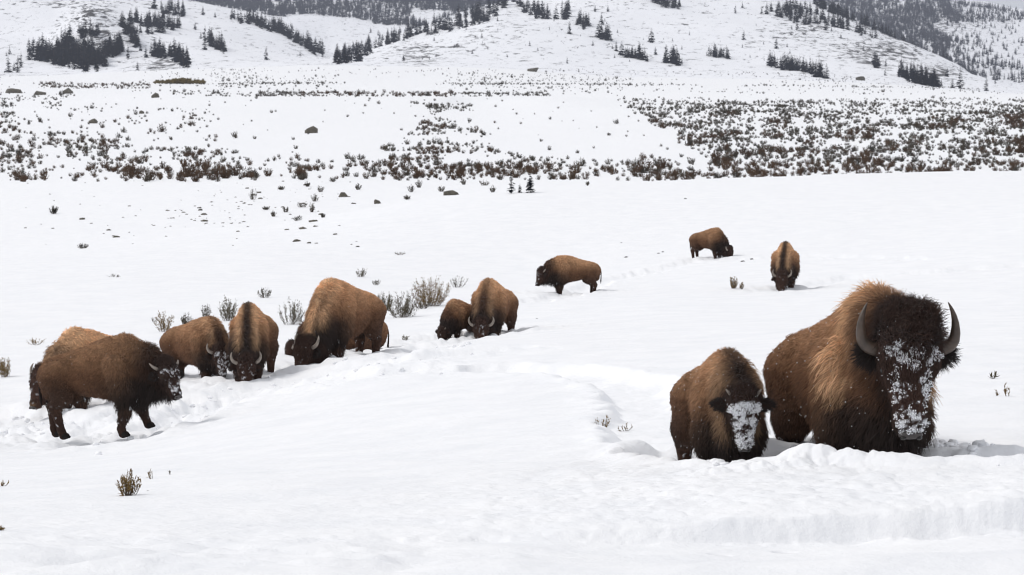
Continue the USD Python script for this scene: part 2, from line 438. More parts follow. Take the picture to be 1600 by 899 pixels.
sage_leaf = leafy('sage_leaf', (.070, .060, .040), (.175, .150, .098))
dry_leaf = leafy('dry_leaf', (.17, .11, .045), (.33, .235, .11))
brown_leaf = leafy('brown_twig', (.065, .040, .026), (.165, .105, .066), .1)
far_sage = leafy('dark_sage', (.050, .046, .038), (.150, .126, .092), .1)
needle = leafy('needle', (.010, .013, .021), (.021, .026, .036), .08)
stem_mat = plain_ = usdkit.material(stage, '/World/Looks/twig_bark', {'p': ('principled_bsdf', {'base_color': (.075, .055, .04), 'roughness': .85})}, [], surface='p.BSDF')
reed_leaf = leafy('dry_reed', (.15, .115, .045), (.26, .20, .085), .2)
rock_mat = usdkit.material(stage, '/World/Looks/snowy_rock', {
    'g': ('geometry', {}), 's': ('separate_xyz', {}), 'n': ('noise_texture', {'scale': 2.6, 'detail': 5.0, 'roughness': .65}),
    'a': ('math', {'math_type': 'multiply_add', 'value2': .5}), 'r': ('rgb_ramp', {'ramp': [(1.0, (0, 0, 0)), (1.1, (1, 1, 1))]}), 'bw': ('rgb_to_bw', {}),
    'rc': ('rgb_ramp', {'ramp': [(.3, (.045, .040, .032)), (.7, (.13, .115, .085))]}), 'm': ('mix_color', {'b': (.83, .84, .87)}),
    'b': ('bump', {'strength': .7, 'distance': .1}), 'p': ('principled_bsdf', {'roughness': .85}),
}, [('g.normal', 's.vector'), ('g.position', 'n.vector'), ('n.fac', 'a.value1'), ('s.z', 'a.value3'), ('a.value', 'r.fac'), ('r.color', 'bw.color'), ('bw.val', 'm.fac'), ('n.fac', 'rc.fac'), ('rc.color', 'm.a'), ('m.result', 'p.base_color'), ('n.fac', 'b.height'), ('b.normal', 'p.normal')], surface='p.BSDF')
clod_mat = usdkit.material(stage, '/World/Looks/dark_clod', {'p': ('principled_bsdf', {'base_color': (.022, .016, .012), 'roughness': .8})}, [], surface='p.BSDF')


def bush(rng, h, w, nst, nleaf, leaf, up=.55, stem_r=.012, bare=.35):
    """(stems, leaves) of a shrub: a fan of forking stems with small narrow leaves along their upper parts."""
    paths, radii, L = [], [], []
    for i in range(nst):
        a = rng.uniform(0, 2 * np.pi)
        out = w / 2 * math.sqrt(rng.uniform(.02, 1))
        hh = h * rng.uniform(.55, 1.0) * (1 - .35 * (out / (w / 2)) ** 2)
        e = np.array([math.cos(a) * out, math.sin(a) * out, hh])
        s = np.linspace(0, 1, 5)[:, None]
        bend = rng.normal(size=3) * h * .06
        p = np.array([rng.normal() * w * .05, rng.normal() * w * .05, -.12 * h]) * (1 - s) + e * np.concatenate([s ** up, s ** up, s ** (1 / up * .62)], 1) + bend * (s * (1 - s) * 2)
        paths.append(p)
        radii.append(stem_r * np.array([1, .8, .6, .4, .2]))
        for _ in range(nleaf):
            q = rng.uniform(bare, 1.0)
            k = min(int(q * 4), 3)
            c = p[k] + (p[k + 1] - p[k]) * (q * 4 - k) + rng.normal(size=3) * w * .025
            d = unit(unit(p[-1] - p[-2]) + .75 * rng.normal(size=3) + np.array([0, 0, .3]))
            sd = unit(np.cross(d, rng.normal(size=3)))
            ll = leaf * rng.uniform(.6, 1.5)
            L.append([c - sd * ll * .14, c + sd * ll * .14, c + d * ll + sd * ll * .07, c + d * ll - sd * ll * .07])
    Lv = np.array(L).reshape(-1, 3)
    q = np.arange(len(Lv)).reshape(-1, 4)
    return tubes(paths, radii, 3), (Lv, np.vstack([q[:, [0, 1, 2]], q[:, [0, 2, 3]]]))


def ordinal(n):
    return f"{n}{'th' if 10 <= n % 100 <= 20 else {1: 'st', 2: 'nd', 3: 'rd'}.get(n % 10, 'th')}"


def shrub(label, px, py, hp, wp, nst=26, nleaf=22, mat=None, leaf=.035, name='sagebrush', cat='shrub', group=None, seed=0, up=.55, bare=.3):
    rng = np.random.default_rng(1000 + seed + int(px * 7 + py))
    g = at(px, py)
    m = F / g[1]
    g[2] = float(surf(g[0], g[1])[0])
    t = thing(name, label, cat, g, rng.uniform(0, 6.28), group=group)
    h, w = hp / m, wp / m
    st, lv = bush(rng, h, w, nst, nleaf, max(leaf, 1.9 / m), up=up, stem_r=max(.004, .30 / m), bare=bare)
    part('stems', st, stem_mat, t)
    part('foliage', lv, mat or sage_leaf, t)
    return t


NEAR = [
    ('bushy sagebrush with rusty yellow tips in the near snow below the walking bison', 200, 778, 44, 38, 26, 22, dry_leaf),
    ('small bent twig right of the near rusty sagebrush', 236, 752, 15, 14, 4, 6, dry_leaf),
    ('tiny dark sprig standing alone near the rusty sagebrush', 265, 745, 7, 5, 2, 5, sage_leaf),
    ('dry grass tips poking from the snow at the left picture edge, lower one', 1, 828, 7, 8, 4, 5, dry_leaf),
    ('dry grass tips poking from the snow at the left picture edge, upper one', 6, 762, 8, 18, 5, 6, dry_leaf),
    ('sparse dry twigs left of the snowy-faced calf', 941, 666, 30, 26, 10, 8, dry_leaf),
    ('low leaning twig beside the sparse dry twigs near the calf', 978, 657, 12, 30, 6, 5, dry_leaf),
    ('thin upright sprig in the snow right of the big bull', 1573, 621, 28, 10, 4, 16, dry_leaf),
    ('short sprig beside the upright one right of the big bull', 1557, 621, 9, 5, 3, 7, dry_leaf),
    ('flat tuft above the sprigs at the right picture edge', 1551, 593, 7, 15, 6, 5, sage_leaf),
    ('pale twiggy sagebrush left of the shrub row behind the turned bison', 257, 520, 36, 36, 24, 18, dry_leaf),
    ('round grey sagebrush between the pale twiggy one and the turned bison', 292, 510, 22, 20, 22, 20, sage_leaf),
    ('narrow sagebrush just above the back of the turned bison', 322, 497, 24, 18, 20, 20, sage_leaf),
    ('tall sagebrush between the turned bison and the striped grazing one', 356, 502, 42, 36, 34, 24, sage_leaf),
    ('small dark shrub above the striped grazing bison', 413, 466, 19, 22, 20, 20, sage_leaf),
    ('tall grey sagebrush just left of the biggest grazing bison', 455, 508, 46, 40, 30, 22, sage_leaf),
    ('little shrub above the back of the biggest grazing bison', 565, 434, 16, 20, 16, 16, sage_leaf),
    ('small shrub touching the rump of the biggest grazing bison', 588, 446, 10, 14, 12, 12, sage_leaf),
    ('sagebrush standing directly behind the rump of the biggest grazing bison', 602, 484, 34, 30, 28, 22, sage_leaf),
    ('dense grey sagebrush left of the largest round shrub', 628, 494, 46, 54, 46, 28, sage_leaf),
    ('largest round sagebrush, brownish, between the two big grazing bison', 673, 478, 54, 62, 64, 32, dry_leaf),
    ('pale thin shrub left of the head-on grazer on the slope', 716, 450, 20, 34, 18, 12, sage_leaf),
    ('low shrub at the foot of the largest round sagebrush', 660, 482, 14, 26, 18, 16, sage_leaf),
    ('dry shrub at the left picture edge beside the walking bison', 8, 590, 34, 30, 22, 18, dry_leaf),
    ('faint low tuft above the walking bison at the left', 55, 540, 13, 36, 14, 8, dry_leaf),
    ('olive shrub below the farthest two bison', 1146, 451, 22, 16, 26, 22, dry_leaf),
    ('smaller olive shrub right of its twin below the farthest bison', 1159, 451, 11, 7, 12, 14, dry_leaf),
    ('tiny tuft on the slope between the biggest grazer and the calf', 632, 530, 8, 15, 10, 8, sage_leaf),
    ('faint grass tuft in the open snow above the turned bison', 180, 433, 5, 26, 10, 6, sage_leaf),
    ('faint grass tuft in the open snow left of the crest', 625, 398, 5, 20, 10, 6, sage_leaf),
    ('faint twigs in the snow above the pale twiggy sagebrush', 240, 505, 10, 14, 8, 6, sage_leaf),
    ('round lone sagebrush on the snowy bench at far left', 84, 334, 14, 14, 30, 20, far_sage),
    ('flat wide tuft at the lip of the snow field at left', 130, 389, 8, 18, 22, 12, far_sage),
]
for i, (lb, px, py, hp, wp, ns, nl, mt) in enumerate(NEAR):
    shrub(lb, px, py, hp, wp, ns, int(nl * (1.8 if hp >= 30 and py < 600 else 1.0)), mt, seed=i, leaf=.02 if py > 600 else .035)
BENCH = [(395, 312, 20, 15), (480, 291, 8, 10), (500, 300, 10, 14), (492, 315, 13, 13), (447, 331, 10, 10), (487, 331, 16, 10), (465, 345, 9, 16), (427, 338, 9, 10), (472, 324, 9, 16), (642, 301, 13, 11), (655, 294, 14, 13), (560, 297, 11, 10),
                       (725, 290, 9, 12), (757, 291, 9, 16), (770, 301, 11, 10), (636, 312, 7, 12), (416, 328, 6, 14), (505, 340, 6, 8), (440, 296, 6, 12), (520, 285, 8, 10), (918, 291, 7, 5), (690, 300, 8, 12)]
for k_, (px, py, hp, wp) in enumerate(sorted(BENCH)):
    shrub('dark sagebrush on the stony snow bench, ' + ('leftmost there' if k_ == 0 else 'rightmost, by the crest' if k_ == len(BENCH) - 1 else f'{ordinal(k_ + 1)} from left'), px, py, hp, wp, 20, 9, far_sage, group='sagebrush on the stony bench', leaf=.05)


# --- little conifers on the crest
def conifer(rng, tiers, per, spread=.19, ragged=.25, shape=1.0):
    """(trunk, crown) of a conifer one metre tall: whorls of drooping boughs made of many small blades."""
    L = []
    for i in range(tiers):
        z = .10 + .88 * (i / (tiers - 1)) ** .92
        R = spread * ((1 - z) ** (.75 * shape) + .03) * rng.uniform(1 - ragged, 1 + ragged * .6)
        for j in range(per if z < .8 else max(3, per // 2)):
            if rng.random() < .12:
                continue
            a = rng.uniform(0, 2 * np.pi)
            r = R * rng.uniform(.6, 1.1)
            d = np.array([math.cos(a), math.sin(a), rng.uniform(-.55, -.05)])
            sd = np.array([-math.sin(a), math.cos(a), 0])
            w = r * rng.uniform(.28, .5) + .01
            b = np.array([0, 0, z])
            L.append([b, b + d * r * .6 + sd * w + [0, 0, rng.uniform(-.02, .02)], b + d * r * rng.uniform(.95, 1.15), b + d * r * .6 - sd * w])
    v = np.array(L).reshape(-1, 3)
    q = np.arange(len(v)).reshape(-1, 4)
    return tubes([np.array([[0, 0, -.05], [0, 0, .5], [0, 0, .97]])], [np.array([.018, .011, .003])], 5), (v, np.vstack([q[:, [0, 1, 2]], q[:, [0, 2, 3]]]))


for i, (lb, px, py, h) in enumerate([('taller of two little dark junipers on the snow crest', 799, 303, 37), ('bushier of two little dark junipers on the snow crest', 829, 302, 31), ('smallest juniper seedling between the two on the crest', 812, 302, 15)]):
    rng = np.random.default_rng(70 + i)
    g = at(px, py)
    t = thing('juniper', lb, 'tree', g, 0, h / (F / g[1]))
    tk, cr = conifer(rng, 16, 9, .22 if i == 0 else .36, .4, .8)
    part('trunk', tk, stem_mat, t)
    part('crown', cr, needle, t)

# --- prototypes for what is repeated
PROTO = {}


def source(kind, parts_):
    c = stage.CreateClassPrim(f'/{kind}')
    for nm, mesh, mat in parts_:
        part(nm, mesh, mat, c)
    PROTO[kind] = c.GetPath()


def copy_of(kind, name, label, cat, loc, rot, scl, group):
    t = thing(name, label, cat, loc, rot, scl, group)
    t.GetReferences().AddInternalReference(PROTO[kind])
    t.SetInstanceable(True)
    return t


MESHES = {}
for i in range(4):
    rng = np.random.default_rng(200 + i)
    st, lv = bush(rng, 1.0, .92, 18, 12, .16, up=.62, stem_r=.018, bare=.15)
    MESHES[f'far_sagebrush_{i}'] = [('stems', st, stem_mat), ('foliage', lv, far_sage)]
for i in range(3):
    rng = np.random.default_rng(220 + i)
    st, lv = bush(rng, 1.0, 1.05, 22, 10, .15, up=.75, stem_r=.016, bare=.2)
    MESHES[f'brown_brush_{i}'] = [('stems', st, stem_mat), ('foliage', lv, brown_leaf)]
for i in range(4):
    rng = np.random.default_rng(240 + i)
    tk, cr = conifer(rng, 13, 9, [.26, .22, .31, .27][i], .35, [.9, .8, .75, .55][i])
    MESHES[f'conifer_{i}'] = [('trunk', tk, stem_mat), ('crown', cr, needle)]
rng = np.random.default_rng(260)
st, lv = bush(rng, 1.0, .9, 26, 6, .25, up=.9, stem_r=.02, bare=.3)
MESHES['reed_0'] = [('stems', st, stem_mat), ('foliage', lv, reed_leaf)]
for k_, v_ in MESHES.items():
    source(k_ + '_source', v_)


def scatter(name, kinds, items, label, cat):
    """items: (point, kind index, yaw, scale) as one object."""
    path = numbered('/World', name)
    pi = UsdGeom.PointInstancer.Define(stage, path)
    tg = []
    for k in kinds:
        x = UsdGeom.Xform.Define(stage, f'{path}/{k}')
        for nm, mesh, mat in MESHES[k]:
            part(nm, mesh, mat, x.GetPrim())
        tg.append(x.GetPath())
    pi.CreatePrototypesRel().SetTargets(tg)
    pi.CreatePositionsAttr(Vt.Vec3fArray([Gf.Vec3f(*map(float, i[0])) for i in items]))
    pi.CreateProtoIndicesAttr(Vt.IntArray([int(i[1]) for i in items]))
    pi.CreateOrientationsAttr(Vt.QuathArray([Gf.Quath(float(math.cos(i[2] / 2)), 0.0, 0.0, float(math.sin(i[2] / 2))) for i in items]))
    pi.CreateScalesAttr(Vt.Vec3fArray([Gf.Vec3f(*([float(i[3])] * 3)) for i in items]))
    tag(pi.GetPrim(), label, cat, None, 'stuff')


from shapely.geometry import Polygon, Point
from shapely import prepare, points as shp_points, contains
POLY = lambda *p: Polygon(p)


def inside(poly, X, Y):
    X = X + 60 * (fbm(np.stack([X / 30, Y / 8, 0 * X], -1), 3, 81) - .5)
    Y = Y + 22 * (fbm(np.stack([X / 30, Y / 8, 0 * X], -1), 3, 82) - .5)
    return contains(poly, shp_points(X, Y))


# --- sagebrush and brown brush over the plain and its slopes
rng = np.random.default_rng(5)
NS = 150000
X, Yp = rng.uniform(-60, 1660, NS), rng.uniform(108, 284, NS)
depth_guess = np.interp(Yp, [108, 120, 134, 150, 165, 177, 213, 260, 284], [1560, 1400, 1050, 750, 640, 560, 420, 300, 240])
cov = np.full(NS, .006)
nz = fbm(np.stack([X / 42, Yp / 9, 0 * X], -1), 3, 77)
nz2 = fbm(np.stack([X / 150, Yp / 22, 0 * X], -1), 2, 78)
right = POLY((955, 149), (1180, 160), (1700, 150), (1700, 275), (960, 295), (1120, 262), (1085, 235), (1058, 212), (1005, 180))
cov = np.where(inside(right, X, Yp), .70 * np.clip((Yp - 146) / 24, .25, 1) * np.clip((nz - .25) * 3.2, .15, 1.5), cov)
wedge = POLY((660, 160), (742, 158), (728, 180), (748, 212), (810, 242), (900, 258), (840, 272), (600, 272), (585, 250), (640, 212), (665, 185))
cov = np.where(inside(wedge, X, Yp), .36 * np.clip((nz - .3) * 4, 0, 1.8), cov)
left = POLY((-80, 148), (118, 148), (60, 185), (48, 208), (130, 216), (250, 222), (360, 236), (360, 284), (-80, 288))
cov = np.where(inside(left, X, Yp), .36 * np.clip((nz - .3) * 4, 0, 1.7), cov)
leftm = POLY((120, 168), (330, 172), (380, 215), (330, 238), (250, 222), (120, 216))
cov = np.where(inside(leftm, X, Yp), .07 * np.clip((nz - .3) * 4, 0, 1.7), cov)
lowband = (Yp > 236) & (X < 1100)
cov = np.where(lowband, np.maximum(cov, .75 * np.clip((Yp - 238) / 34, 0, 1) ** 1.5 * np.clip((nz - .25) * 3, .15, 1.5)), cov)
plainz = (Yp < 148)
cov = np.where(plainz, .05 * np.clip((nz2 - .35) * 5, 0, 2) * np.where(X < 330, .3, 1.0), cov)
row1 = (np.abs(Yp - (146 + .004 * (X - 250))) < 3.2) & (X > 270) & (X < 860)
row2 = (np.abs(Yp - (131 + .003 * np.abs(X - 500) + .006 * np.clip(X - 900, 0, 999))) < 1.0) & (X > 340)
row3 = (np.abs(Yp - (135 - .0 * X)) < 3.5) & (X > 60) & (X < 235)
cov = np.where(row1, .55 * np.clip((nz - .3) * 4, 0.1, 1.5), cov)
cov = np.where(row2, .5 * np.clip((nz2 - .3) * 4, 0, 1.5), cov)
cov = np.where(row3, .5, cov)
size = np.exp(rng.normal(-.30, .38, NS)) * np.where(Yp < 150, 1.25, 1.0)
wpx = size * .95 * F / depth_guess
hpx = size * .95 * F / depth_guess
keep = rng.random(NS) < cov / (wpx * hpx) * (1720 * 176 / NS) * 3.6
brown_zone = ((Yp > 262) & (nz2 > .42)) | (row1 & (X > 470) & (X < 720)) | row3 | ((np.hypot((X - 1035) / 40, (Yp - 222) / 25) < 1) & (nz > .45)) | ((X < 55) & (Yp > 195) & (Yp < 232)) | ((nz > .60) & (Yp > 180)) | (inside(right, X, Yp) & (Yp > 256))
sage_items, brown_items = [], []
for i in np.nonzero(keep)[0]:
    g = at(X[i], Yp[i], 215, 1700)
    if g is None:
        continue
    (brown_items if brown_zone[i] and rng.random() < .8 else sage_items).append((g, int(rng.integers(0, 3 if brown_zone[i] else 4)), rng.uniform(0, 6.28), size[i]))
for items in (sage_items, brown_items):
    zz = surf([i[0][0] for i in items], [i[0][1] for i in items])
    for i, z in zip(items, zz):
        i[0][2] = z - .12 * i[3]
PICK = lambda items: sorted(items, key=lambda it: -it[3] / it[0][1])


def region_of(g):
    px, py = view_of(g)
    row = 'lowest edge' if py > 262 else 'lower part' if py > 245 else 'middle part' if py > 215 else 'upper part'
    if px > 955:
        col_ = ['leftmost third', 'middle third', 'right third'][min(2, int((px - 955) / 216))]
        return f'in the {row} of the right-hand brushy slope, {col_}', f'sagebrush on the right-hand slope, {row}, {col_}'
    if px > 560:
        return f'in the {row} of the strip between the two bare mounds', f'sagebrush between the bare mounds, {row}'
    side_ = 'near the left picture edge' if px < 190 else 'below the left bare mound'
    return f'in the {row} of the brushy flat {side_}', f'sagebrush on the left flat, {row}, {side_}'


sage_items = PICK(sage_items)
ns_ = 240
for g, k, a, s in sage_items[:ns_]:
    where, grp = region_of(g)
    copy_of(f'far_sagebrush_{k}_source', 'sagebrush', f'dark grey sagebrush {where}', 'shrub', g, a, s, grp)
scatter('sagebrush_cover', [f'far_sagebrush_{i}' for i in range(4)], [(g, k, a, s) for g, k, a, s in sage_items[ns_:]], 'dark sagebrush scattered thickly over the snowy plain', 'sagebrush')
scatter('brown_brush', [f'brown_brush_{i}' for i in range(3)], [(g, min(k, 2), a, s * 1.1) for g, k, a, s in brown_items], 'reddish brown brush in bands across the snowy plain', 'brush')
reeds = []
for _ in range(110):
    px = rng.uniform(240, 322)
    g = at(px, 132 - 1.5 * rng.random(), 300, 1700)
    if g is not None:
        reeds.append((g, 0, rng.uniform(0, 6.28), rng.uniform(1.6, 3.2) * (1 - .4 * abs(px - 281) / 41)))
scatter('dry_reeds', ['reed_0'], reeds, 'strip of ochre dry reeds on the plain at left', 'reeds')

# --- conifers on the hills: (outline in the photograph, how many, metres tall, where they stand, group)
STANDS = [
    (POLY((44, 72), (62, 70), (90, 74), (96, 55), (108, 46), (114, 70), (160, 85), (166, 105), (150, 112), (130, 110), (95, 103), (60, 92), (44, 84)), 150, 15, 'in the wood under the rocky knoll at left', 'conifers under the rocky knoll'),
    (POLY((163, 84), (168, 68), (192, 66), (194, 82), (170, 92)), 28, 14, 'in the wood right of the rocky knoll', 'conifers right of the rocky knoll'),
    (POLY((122, 40), (135, 36), (158, 42), (155, 50), (125, 48)), 16, 11, 'on the shoulder of the rocky knoll', 'conifers on the rocky knoll'),
    (POLY((186, 33), (205, 30), (235, 34), (282, 36), (280, 40), (262, 48), (240, 47), (190, 39)), 62, 14, 'in the row along the hillside above the knoll', 'conifers in the upper left row'),
    (POLY((192, 50), (205, 48), (218, 66), (212, 70)), 14, 12, 'in the short slanting row right of the knoll', 'conifers in the slanting row'),
    (POLY((233, 80), (258, 74), (285, 90), (304, 102), (285, 102), (262, 92), (235, 86)), 34, 14, 'in the tapering row at the foot of the left hill', 'conifers at the foot of the left hill'),
    (POLY((311, 55), (330, 56), (350, 68), (352, 80), (345, 78), (318, 62)), 18, 14, 'in the slanting row on the open left hill', 'conifers on the open left hill'),
    (POLY((230, 8), (292, 6), (292, 20), (255, 22), (240, 10)), 18, 13, 'near the top edge of the left hill', 'conifers high on the left hill'),
    (POLY((358, 20), (402, 24), (415, 38), (395, 33), (365, 30)), 22, 13, 'on the skyline ridge of the left hill', 'conifers on the left ridge'),
    (POLY((398, 28), (432, 30), (465, 52), (500, 74), (512, 80), (505, 84), (480, 76), (455, 58), (420, 44), (400, 36)), 80, 14, 'in the dark line down the ravine', 'conifers along the ravine'),
    (POLY((520, 80), (545, 74), (560, 66), (590, 58), (640, 42), (700, 30), (745, 18), (792, 2), (792, 8), (760, 26), (735, 36), (700, 44), (655, 52), (610, 68), (575, 88), (548, 100), (524, 100)), 190, 14, 'in the dark belt along the edge of the middle hill', 'conifers along the middle hill'),
    (POLY((800, 0), (840, 4), (870, 22), (836, 20), (805, 8)), 26, 14, 'at the top of the middle hill', 'conifers at the top of the middle hill'),
    (POLY((876, 14), (890, 6), (886, 26), (876, 26)), 8, 14, 'in the little clump at the top of the middle hill', 'conifers in the top clump'),
    (POLY((896, 30), (918, 28), (921, 36), (898, 34)), 12, 12, 'in the boxy clump on the wide middle slope', 'conifers in the boxy clump'),
    (POLY((932, 54), (952, 52), (952, 61), (932, 60)), 10, 13, 'in the pair of clumps on the wide middle slope', 'conifers in the paired clumps'),
    (POLY((970, 82), (995, 84), (1008, 88), (1009, 91), (970, 85)), 15, 13, 'in the straight row low on the middle slope', 'conifers in the straight row'),
    (POLY((1040, 90), (1056, 91), (1070, 96), (1058, 98), (1040, 94)), 8, 13, 'in the block right of the straight row', 'conifers in the block'),
    (POLY((1103, 79), (1115, 79), (1145, 84), (1140, 86), (1105, 82)), 14, 10, 'in the low hedge-like row on the right slope', 'conifers in the low row'),
    (POLY((1200, 96), (1240, 100), (1262, 106), (1298, 118), (1290, 119), (1240, 107), (1200, 98)), 44, 12, 'in the long row at the foot of the right hill', 'conifers at the foot of the right hill'),
    (POLY((1365, 96), (1376, 98), (1376, 104), (1365, 102)), 6, 12, 'in the small block on the right hill', 'conifers in the right block'),
    (POLY((1396, 110), (1425, 112), (1462, 126), (1484, 134), (1470, 134), (1425, 124), (1398, 114)), 50, 13, 'in the row near the right end of the valley', 'conifers near the right end of the valley'),
    (POLY((1010, 0), (1062, 0), (1064, 12), (1030, 12)), 24, 13, 'at the top edge above the wide slope', 'conifers above the wide slope'),
    (POLY((1200, 4), (1245, 2), (1300, 20), (1350, 46), (1380, 60), (1350, 56), (1300, 38), (1260, 34), (1215, 24)), 90, 12, 'among the rocks on the right shoulder', 'conifers on the right shoulder'),
    (POLY((1180, 0), (1600, 0), (1600, 60), (1500, 80), (1520, 128), (1450, 100), (1400, 70), (1340, 40), (1280, 16)), 0, 12, '', ''),
]
SINGLES = [(13, 112, 13), (22, 110, 12), (28, 112, 14), (33, 108, 12), (10, 84, 8), (15, 82, 9), (84, 107, 13), (100, 103, 14), (116, 104, 12), (163, 115, 15), (178, 114, 7), (200, 96, 15), (215, 110, 8), (228, 92, 9), (137, 62, 12), (220, 78, 9), (320, 80, 11), (349, 86, 12), (252, 14, 14), (336, 25, 11), (317, 21, 9), (372, 30, 12), (305, 42, 8), (416, 94, 16), (469, 90, 9), (579, 50, 12), (591, 54, 13), (592, 66, 7), (660, 91, 3), (890, 55, 10), (912, 45, 9), (1018, 65, 14), (963, 82, 8), (1024, 89, 13), (1011, 97, 9), (1162, 61, 13), (1213, 75, 12), (1349, 77, 6), (1383, 118, 9), (1384, 105, 7), (1149, 18, 9), (1160, 10, 8), (1190, 18, 12), (1198, 18, 11), (1245, 46, 10), (1237, 46, 7), (1290, 50, 10), (1299, 52, 8), (1314, 60, 7), (1107, 79, 7), (1172, 88, 6), (1194, 94, 6), (930, 18, 10), (950, 20, 10), (940, 38, 16), (1053, 94, 10), (1600, 122, 13), (1585, 118, 11), (1560, 115, 12), (1555, 132, 8), (1541, 140, 9), (1527, 145, 16), (1500, 138, 13), (1488, 137, 8), (1480, 120, 16)]
rng = np.random.default_rng(9)
trees = []






def plant_tree(px, py, h, where, grp):
    g = at(px, py, 1500, 8000)
    if g is None:
        return
    trees.append((g, int(rng.integers(0, 4)), rng.uniform(0, 6.28), h * rng.uniform(.5, 1.22), where, grp))


for poly, n, h, where, grp in STANDS:
    x0, y0, x1, y1 = poly.bounds
    c = 0
    prepare(poly)
    while c < n * 1.35:
        px, py = rng.uniform(x0, x1), rng.uniform(y0, y1 + 4)
        if poly.contains(Point(px, py - 2)):
            plant_tree(px, py + 3, h, where, grp)
            c += 1
for px, py, h in SINGLES:
    plant_tree(px, py, h, 'alone on the far snowy hillside', 'lone conifers on the far hills')
for _ in range(70):
    px = rng.uniform(600, 1250)
    py = rng.uniform(30, 100)
    plant_tree(px, py, rng.uniform(2, 5), 'alone on the far snowy hillside', 'lone conifers on the far hills')
zz = surf([t[0][0] for t in trees], [t[0][1] for t in trees])
for t, z in zip(trees, zz):
    t[0][2] = z - .3
trees.sort(key=lambda t: -t[3] / t[0][1])
for g, k, a, h, where, grp in trees[:300]:
    mates = sorted(view_of(x[0])[0] for x in trees if x[5] == grp)
    n_ = mates.index(view_of(g)[0]) + 1
    if len(mates) <= 34 or grp.startswith('lone'):
        lb = f'conifer {where}, ' + ('leftmost' if n_ == 1 else 'rightmost' if n_ == len(mates) else f'{ordinal(n_)} from left')
    else:
        lb = f'dark conifer {where}, ' + ('left end', 'left half', 'right half', 'right end')[min(3, 4 * (n_ - 1) // len(mates))]
        grp = grp + ', ' + lb.rsplit(', ', 1)[1]
    copy_of(f'conifer_{k}_source', 'conifer', lb, 'tree', g, a, h, grp)
wood = [(g, k, a, h) for g, k, a, h, _, _ in trees[300:]]
# the far woods that read as one mass
MASS = [(POLY((1255, -12), (1420, -12), (1480, -4), (1490, 20), (1455, 40), (1490, 62), (1480, 90), (1530, 118), (1500, 128), (1470, 110), (1420, 86), (1340, 46), (1290, 20)), 2600, 13, 3.0),
        (POLY((1470, -4), (1500, 2), (1550, 10), (1600, 18), (1600, 28), (1540, 30), (1480, 40)), 420, 12, 2.0),
        (POLY((1480, 60), (1530, 60), (1570, 100), (1600, 105), (1600, 125), (1540, 122), (1500, 118)), 170, 13, 2.0),
        (POLY((1380, 0), (1600, 20), (1620, 120), (1480, 110)), 260, 11, 0),
        (POLY((270, -6), (420, -6), (430, 10), (520, 22), (640, 28), (660, 38), (700, 30), (720, 18), (660, 14), (640, 4), (560, -4), (800, -6), (800, -2), (745, 14), (700, 24), (655, 44), (560, 26), (480, 24), (440, 26), (400, 20), (300, 2)), 1500, 14, 2.0),
        (POLY((430, -4), (650, -4), (640, 24), (560, 24), (440, 14)), 700, 13, 0)]
for poly, n, h, _ in MASS:
    x0, y0, x1, y1 = poly.bounds
    c = 0
    prepare(poly)
    while c < n:
        px, py = rng.uniform(x0, x1), rng.uniform(y0, y1)
        if poly.contains(Point(px, py)):
            c += 1
            g = at(px, py + 3, 2450, 8000)
            if g is not None:
                wood.append((g, int(rng.integers(0, 4)), rng.uniform(0, 6.28), h * rng.uniform(.65, 1.15)))
zz = surf([t[0][0] for t in wood], [t[0][1] for t in wood])
for t, z in zip(wood, zz):
    t[0][2] = z - .3
scatter('far_conifer_wood', [f'conifer_{i}' for i in range(4)], wood, 'dark conifer woods on the far mountainsides', 'wood')


# --- stones
def stone(seed, sx, sy, sz, rough=.35, sub=3):
    rg = np.random.default_rng(seed * 31 + 7)
    p = unit(rg.normal(size=(26, 3))) * rg.uniform(1 - rough, 1.05, (26, 1))
    p = np.sign(p) * np.abs(p) ** .9
    m = trimesh.convex.convex_hull(p * [sx, sy, sz])
    m = m.subdivide()
    d = fbm(m.vertices / max(sx, sz) * 2.1 + seed * 3.7, 3, seed) - .5
    v = m.vertices * (1 + .16 * d[:, None])
    return v, m.faces


for i, (lb, px, py, wp, hp) in enumerate([
        ('olive boulder on the bare left mound', 243, 153, 17, 9), ('largest boulder beside shrubs on the bare mound in the middle of the plain', 486, 208, 25, 13), ('roof-shaped dark boulder at the foot of the middle hill', 833, 112, 24, 8),
        ('pointed dark boulder at the foot of the right hill', 1344, 125, 16, 8), ('low dark boulder among the outcrops at far left', 64, 149, 24, 8), ('dark boulder on the left mound above the brush', 146, 192, 17, 8),
        ('brownish rock at the edge of the stony bench', 537, 308, 26, 9), ('smaller brownish rock right of the other on the bench', 589, 318, 14, 8), ('flat brown rock near the crest left of the junipers', 703, 305, 30, 8),
        ('jagged snowy outcrop at far left of the plain', 18, 146, 40, 10), ('jagged snowy outcrop right of the low boulder at left', 106, 146, 24, 10), ('dark stone on the snow of the bare left mound', 221, 178, 10, 6)]):
    g = at(px, py)
    m = F / g[1]
    t = thing('boulder', lb, 'boulder', g, 0)
    part('rock', stone(i + 1, wp / m / 2, wp / m / 2.4, hp / m * .95), rock_mat, t, smooth=22)
rng = np.random.default_rng(31)
for i in range(4):
    source(f'stone_{i}_source', [('rock', stone(40 + i, 1, .8, .45, .45, 2), rock_mat)])
cand = []
while len(cand) < 150:
    px, py = rng.uniform(0, 560), rng.uniform(283, 392)
    u = abs(py - (372 - .125 * px)) / 26
    if rng.random() < .08 + .9 * math.exp(-u * u) * math.exp(-((px - 330) / 150) ** 2) or (rng.random() < .25 and py < 325 and 400 < px < 560):
        g = at(px, py)
        if g is not None and g[1] > 90:
            cand.append((g, px))
